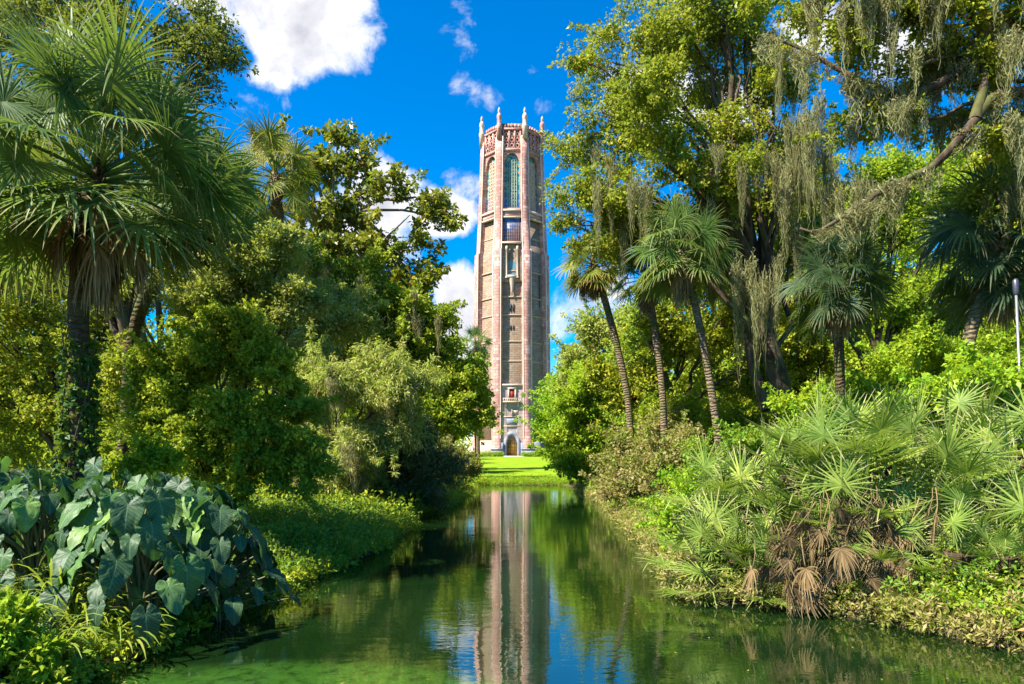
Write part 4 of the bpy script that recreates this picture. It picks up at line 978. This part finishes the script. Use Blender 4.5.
for px, py, Y_, L in [(808, 130, 20.2, 3.4), (795, 150, 20.3, 3.6), (820, 150, 20.1, 3.2), (784, 170, 20.1, 3.4), (750, 300, 19.8, 3.6), (742, 285, 19.9, 3.0), (765, 310, 19.8, 3.2), (700, 230, 20.6, 2.6), (640, 215, 20.6, 2.4), (800, 225, 21, 2.8), (785, 190, 20.5, 3.4), (812, 175, 20.5, 3.0), (828, 150, 20.4, 2.8), (772, 160, 20.6, 3.0), (860, 190, 20.2, 2.8), (848, 200, 20, 3.2), (790, 260, 20.4, 2.6)]:
    for _ in range(2): moss(px + mr.uniform(-14, 14), py + mr.uniform(-30, 20), Y_ + mr.uniform(-.6, .6), L * F / Y_, 'long pale spanish moss hanging from the big leafy oak', 'moss on the big leafy oak')

# ------------------------------------------------------------------ elephant ears
def ear_leaf_mat():
    m, t = new_mat('elephant_ear_leaf')
    v = attr(t, 'tone'); r = attr(t, 'rnd')        # tone: 0..1 along blade angle, rnd: radius
    vein = t.math('ABSOLUTE', t.math('SUBTRACT', t.math('FRACT', t.math('MULTIPLY', v, 8)), .5))
    vv = t.math('MAXIMUM', t.smooth(vein, .12, .0, 0, .7), t.smooth(r, .035, .0))
    info = t.node('ShaderNodeObjectInfo')
    c = t.ramp(info.outputs['Random'], [(0, (.022, .06, .02)), (.5, (.042, .10, .032)), (.85, (.11, .22, .05)), (1, (.25, .40, .05))])
    tc = t.node('ShaderNodeTexCoord'); n = t.noise(tc.outputs['Object'], 9, 4, .6)
    n9 = t.noise(tc.outputs['Object'], 35, 3, .6); c = t.mix(t.math('MULTIPLY', t.smooth(n, .35, .7), .6), c, (.03, .07, .03)); c = t.mix(t.smooth(n9, .66, .74), c, (.28, .24, .08)); c = t.mix(t.math('MULTIPLY', vv, .55), c, (.22, .34, .17))
    tl = t.node('ShaderNodeBsdfTranslucent'); t.put(tl.inputs[0], t.mix(.5, c, (.12, .32, .02)))
    mx = t.node('ShaderNodeMixShader'); mx.inputs[0].default_value = .22
    t.put(mx.inputs[1], principled(t, c, .5, .30)); t.put(mx.inputs[2], tl.outputs[0]); out(t, mx.outputs[0]); return m
EAR = ear_leaf_mat(); STALK = plain('leaf_stalk', (.10, .15, .05), (.16, .10, .05), .5)
def ear_leaf(rng, base, tip_xyz, out_dir, L, tilt, name='leaf'):
    """stalk from base to attach point, blade hanging outward"""
    nT, nR = 41, 10
    ph_ = rng.uniform(0, 6); th = np.linspace(-pi, pi, nT); ro = np.zeros(nT)
    a = np.abs(th)
    ro = np.where(a < pi / 2, 1 / np.sqrt((np.cos(a) / 1.0) ** 2 + (np.sin(a) / .50) ** 2 + 1e-6) * (1 + .0 * a), 0)
    k_ = np.clip((a - pi / 2) / (pi / 2), 0, 1)
    back = .50 * (1 - .08 * np.sin(k_ * pi)) * (1 - np.clip((k_ - .80) / .2, 0, 1) ** 1.5 * .88)
    ro = np.where(a < pi / 2, ro, back); ro = ro * L * (1 + .018 * np.sin(th * 13 + ph_) + .02 * np.sin(th * 7 + 2 * ph_))
    ro *= 1 + .10 * np.exp(-(a / .25) ** 2)
    ph0 = rng.uniform(0, 6); cup = rng.uniform(-.35, .45); V = [np.zeros(3)]; A = [0]; T = [1.0]
    for j in range(1, nR):
        f = j / (nR - 1)
        for i in range(nT):
            r = ro[i] * f; x = r * cos(th[i]); y = r * sin(th[i])
            z = -.42 * (max(x, 0) / L) ** 2 * L * .9 - .12 * (y * y) / L + cup * abs(y) * .35 + .16 * abs(y) - .1 * max(-x, 0)
            z += L * (.035 * math.sin(5 * th[i] + ph0) + .03 * math.sin(11 * th[i] + ph0 * 2)) * f * f
            tv = (x - .7 * abs(y)) / L; z += L * .02 * math.cos(tv * 8 * 2 * pi) * min(1, f * 1.5); V.append([x, y, z]); A.append(abs(y) / L); T.append(tv + 1)
    V = np.array(V); Fq = []; Ft = []
    for i in range(nT - 1):
        Ft.append([0, 1 + i, 2 + i])
        for j in range(nR - 2): q = 1 + j * nT + i; Fq.append([q, q + nT, q + nT + 1, q + 1])
    # orient: x axis = out_dir tilted down
    o = np.array([cos(out_dir), sin(out_dir), 0]); z = np.array([0, 0, 1.0]); X_ = o * cos(tilt) - z * sin(tilt); Z_ = o * sin(tilt) + z * cos(tilt); Y_ = np.cross(Z_, X_)
    rl = rng.normal(0, .22); Y_, Z_ = Y_ * cos(rl) + Z_ * sin(rl), Z_ * cos(rl) - Y_ * sin(rl)
    Vw = V @ np.array([X_, Y_, Z_]) + tip_xyz
    g = Geo(); h = (tip_xyz - base); P = smooth_path([base, base + np.array([h[0] * .25, h[1] * .25, h[2] * .65]), tip_xyz - Z_ * .004 + np.array([0, 0, .0])], 9)
    g.tube(P, np.linspace(.018, .008, 9), 6)
    sv = np.concatenate(g.v); q4 = np.concatenate(g.f[4]) + len(Vw)
    allv = np.concatenate([Vw, sv]); Fq = np.array(Fq); nf = len(Fq)
    mi = np.concatenate([np.zeros(nf), np.ones(len(q4)), np.zeros(len(Ft))])
    return mesh_np(name, allv, [np.concatenate([Fq, q4]), np.array(Ft)], [EAR, STALK], {'rnd': np.concatenate([A, np.zeros(len(sv))]), 'tone': np.concatenate([T, np.full(len(sv), .5)])}, mat_idx=mi, smooth=True)
EP = [((-5.75, 7.9), 15, 'elephant ear plant at the left edge with sunlit crumpled leaves'), ((-5.0, 7.3), 15, 'elephant ear plant with a bright backlit green leaf, second from the left edge'),
      ((-5.1, 8.7), 14, 'elephant ear plant behind the others at the foot of the ivy-clad palm'), ((-4.25, 7.35), 16, 'elephant ear plant in the middle of the patch with pale veined leaves'),
      ((-4.4, 8.5), 15, 'elephant ear plant with upright dark leaves in front of the lime shrub'), ((-3.75, 8.1), 17, 'rightmost elephant ear plant with big leaves sloping down to the water'),
      ((-3.75, 6.9), 12, 'lowest elephant ear plant with a lit two-toned leaf at the waterline'), ((-3.42, 7.95), 13, 'small elephant ear plant reaching furthest right over the water'), ((-6.2, 7.0), 12, 'elephant ear plant mostly cut off by the left edge')]
for i, ((x, y), n_, lab) in enumerate(EP):
    x += .22; y -= .45; rng = np.random.default_rng(200 + i); z0 = gz(x, y); root = thing('elephant_ear_plant', lab, 'plant', (x, y, z0), 0, 'elephant ear plants on the left bank')
    a = rng.random() * 6
    n_ = int(n_ * 3.5)
    for j in range(n_):
        f = (j + .5) / n_; a += 2.4 + rng.normal(0, .15); hh = 1.30 * (1 - .80 * f) * rng.uniform(.9, 1.08); rd = .18 + .62 * f
        tip = np.array([cos(a) * rd, sin(a) * rd, hh]); Ln = rng.uniform(.13, .31) * (1.0 if f < .7 else .85)
        link('leaf', ear_leaf(rng, np.array([rng.normal(0, .06), rng.normal(0, .06), -.03]), tip, a + rng.normal(0, .2), Ln, R(rng.uniform(30, 78))), root)

# arching grass clumps bottom left
def blades(name, n, h, spread, wd, mat, seed, rad=.2):
    rng = np.random.default_rng(seed); Vs = []; Fs = []; A = []; T = []; k = 0; m_ = 8
    for i in range(n):
        a = rng.random() * 2 * pi; L = h * rng.uniform(.6, 1.25); r0 = rad * math.sqrt(rng.random()); p = np.array([r0 * cos(a + 1), r0 * sin(a + 1), 0]); pit = R(rng.uniform(55, 88)); c_ = rng.uniform(1.2, 2.4)
        o = np.array([cos(a), sin(a), 0]); s = np.array([-sin(a), cos(a), 0]); P = [p]
        for j in range(1, m_):
            pit2 = pit - c_ * (j / (m_ - 1)) ** 1.4; p = p + (o * cos(pit2) * spread + np.array([0, 0, sin(pit2)])) * L / (m_ - 1); P.append(p)
        P = np.array(P); w = wd * np.array([.5, .8, 1, 1, .95, .8, .5, .05]) * rng.uniform(.7, 1.3)
        V = np.stack([P - s * w[:, None], P + s * w[:, None] + np.array([0, 0, .004])], 1).reshape(-1, 3); j = np.arange(m_ - 1) * 2 + k
        Fs.append(np.stack([j, j + 1, j + 3, j + 2], 1)); Vs.append(V); k += len(V); A.append(np.full(len(V), rng.random())); T.append(np.full(len(V), rng.random()))
    return mesh_np(name, np.concatenate(Vs), [np.concatenate(Fs)], mat, {'rnd': np.concatenate(A), 'tone': np.concatenate(T)})
for i, (x, y, n_, h, lab) in enumerate([(-4.35, 6.35, 170, .85, 'large clump of arching strap-like grass below the elephant ears'), (-4.75, 5.9, 120, .7, 'grass clump at the bottom left corner edge'), (-3.95, 6.05, 90, .6, 'smaller arching grass clump closest to the water at bottom left'), (-5.1, 6.6, 110, .8, 'grass clump at the left edge under the elephant ears'), (-3.75, 5.35, 110, .6, 'grass clump hanging over the water at the very bottom left'), (-4.25, 5.3, 120, .65, 'grass clump between the herb and the left edge'), (-3.5, 5.85, 80, .55, 'grass clump trailing from the bank between herb and elephant ears'), (-3.65, 6.35, 70, .5, 'short grass clump in the shade right under the lowest elephant ear leaf'), (-4.1, 6.7, 100, .7, 'grass clump tucked beneath the lowest elephant ear plant')]):
    o = link('grass_clump', blades('grass_clump', n_, h, .9, .010, LM['grass'], 300 + i, .22), None, (x, y, gz(x, y) - .02), 0); tag(o, lab, 'grass', 'arching grass clumps at bottom left')
make_tree('shrub', 'small bright green leafy herb in the bottom left corner', 'shrub', (-3.8, 5.1), .02, [(-3.75, 5.0, .40, .18), (-3.9, 5.2, .5, .2), (-3.55, 5.05, .28, .14), (-4.2, 5.4, .5, .25), (-4.0, 4.9, .3, .2)], 130, 40, .07, .05, .022, 'fresh', 95, parts=('stem', 'foliage'))

# ground cover along both banks (uncountable)
def cover(name, label, xr, yr, cond, n, hmax, L, Wd, lm, seed, per=26, rc=.12, zmin=0.0):
    rng = np.random.default_rng(seed); x = rng.uniform(*xr, n); y = yr[0] + (yr[1] - yr[0]) * rng.random(n) ** 1.3; z = ground(x, y)
    ok = (z > zmin) & cond(x, y); x, y, z = x[ok], y[ok], np.maximum(z[ok], .02); h = rng.random(len(x)) * hmax
    C = np.stack([x, y, z + h], 1); sc = (.6 + y / 14)
    me = foliage(name, C, rc * sc * (.6 + .8 * rng.random(len(x))), per, L, Wd, LM[lm], rng, up=.9, flat=.6)
    return tag(link(name, me), label, 'ground cover', None, 'stuff')
cover('ground_cover', 'bright low leafy ground cover on the left bank', (-6.5, -2.2), (4.5, 19), lambda x, y: (x > -3.2 - y * .22) & ((y > 8.4) | (x < -5.2)), 3600, .38, .055, .032, 'cover', 401)
cover('ground_cover', 'green leafy ground cover under the left bank trees', (-16, -1.5), (16, 42), lambda x, y: x > -16, 2600, .5, .10, .055, 'bush', 402, per=20, rc=.2)
cover('ground_cover', 'green and yellow ground cover on the right bank', (2.0, 18), (6.0, 22), lambda x, y: x < 18, 7000, .40, .055, .03, 'cover', 403)
cover('ground_cover', 'dry pinkish ground cover along the right waterside', (2.0, 7.5), (6.0, 30), lambda x, y: ground(x, y) < .6, 3000, .30, .06, .02, 'cover_dry', 404)
cover('ground_cover', 'leafy ground cover under the far right trees', (3, 26), (20, 42), lambda x, y: x > 2, 2600, .6, .12, .06, 'fresh', 405, per=20, rc=.22)
cover('ground_cover', 'yellow low plants on the bank at the lower right corner', (4.3, 7.2), (5.6, 8.2), lambda x, y: x > 4.3, 500, .35, .05, .022, 'lime', 406)

cover('shore_plants', 'mixed dry and green plants trailing over the right water edge', (1.8, 5.5), (5.5, 36), lambda x, y: ground(x, y) < .13, 9000, .26, .07, .02, 'cover_dry', 407, zmin=-.13, rc=.10)
cover('shore_plants', 'green plants trailing over the left water edge', (-4.5, -1.6), (5.0, 36), lambda x, y: ground(x, y) < .12, 7000, .22, .06, .028, 'bush', 408, zmin=-.10, rc=.10)
cover('grass_tufts', 'rough grass tufts along the far edge of the pond below the lawn', (-6, 9), (40.6, 44.6), lambda x, y: (np.abs(x - 2) > -1) & (np.random.default_rng(1).random(len(x)) < 1.2 - (y - 40.6) * .22), 2600, .16, .10, .03, 'fresh', 409, per=16, rc=.10, zmin=-.1)
# fallen leaves drifting on the water
rng = np.random.default_rng(500); n = 900; y = 5 + 20 * rng.random(n) ** 1.5; x = rng.uniform(-4, 5, n)
sh = ground(x, y); keep = (sh < -.02) & (rng.random(n) < np.exp((sh + .02) * 5) + .04); x = x[keep]; y = y[keep]; n = len(x)
D = unit(np.stack([rng.normal(size=n), rng.normal(size=n), np.zeros(n)], 1)); N = unit(np.stack([rng.normal(0, .08, n), rng.normal(0, .08, n), np.ones(n)], 1))
V, Fq, a_, b_ = leaves_from(np.stack([x, y, np.full(n, .006)], 1), D, N, rng.uniform(.02, .05, n), rng.uniform(.012, .03, n), rng.random(n), rng.random(n)); V[:, 2] = np.maximum(V[:, 2], .004)
tag(link('floating_leaves', mesh_np('floating_leaves', V, [Fq], LM['cover_dry'], {'rnd': a_, 'tone': b_})), 'small fallen leaves floating near the edges of the pond', 'fallen leaves', None, 'stuff')
# clipped hedge before the tower
rng = np.random.default_rng(77); n = 420; hx = rng.uniform(-7.5, 7.5, n); hx = hx[np.abs(hx) > 1.6]; n = len(hx)
hb = (0, TY - 12.5, gz(0, TY - 12.5)); C = np.stack([hx, rng.uniform(-.4, .4, n), rng.uniform(0, .75, n)], 1)
hd = thing('hedge', 'low clipped hedge in front of the tower base', 'hedge', hb)
link('foliage', foliage('foliage', C, np.full(n, .3), 26, .14, .10, LM['fresh'], rng), hd)
# far woods behind and beside the tower
rng = np.random.default_rng(78); bands = [(-90, -9, 100, 150, 1400), (9, 90, 100, 150, 1400), (-60, -13, 45, 100, 2200), (12, 60, 42, 100, 2600)]
for i, (x0, x1, y0, y1, n) in enumerate(bands):
    x = rng.uniform(x0, x1, n); y = rng.uniform(y0, y1, n); z = 1 + rng.random(n) * ((7 if i < 2 else 10.5) + 2.5 * np.sin(x * .35) + 1.5 * np.sin(x * 1.1))
    me = foliage('woods', np.stack([x, y, z], 1), 1.6 + rng.random(n), 40, .45, .3, LM['bush'], rng)
    tag(link('woods', me), ['far wood beyond the lawn left of the tower', 'far wood beyond the lawn right of the tower', 'wood between pond and tower on the left', 'wood between pond and tower on the right'][i], 'woods', None, 'stuff')
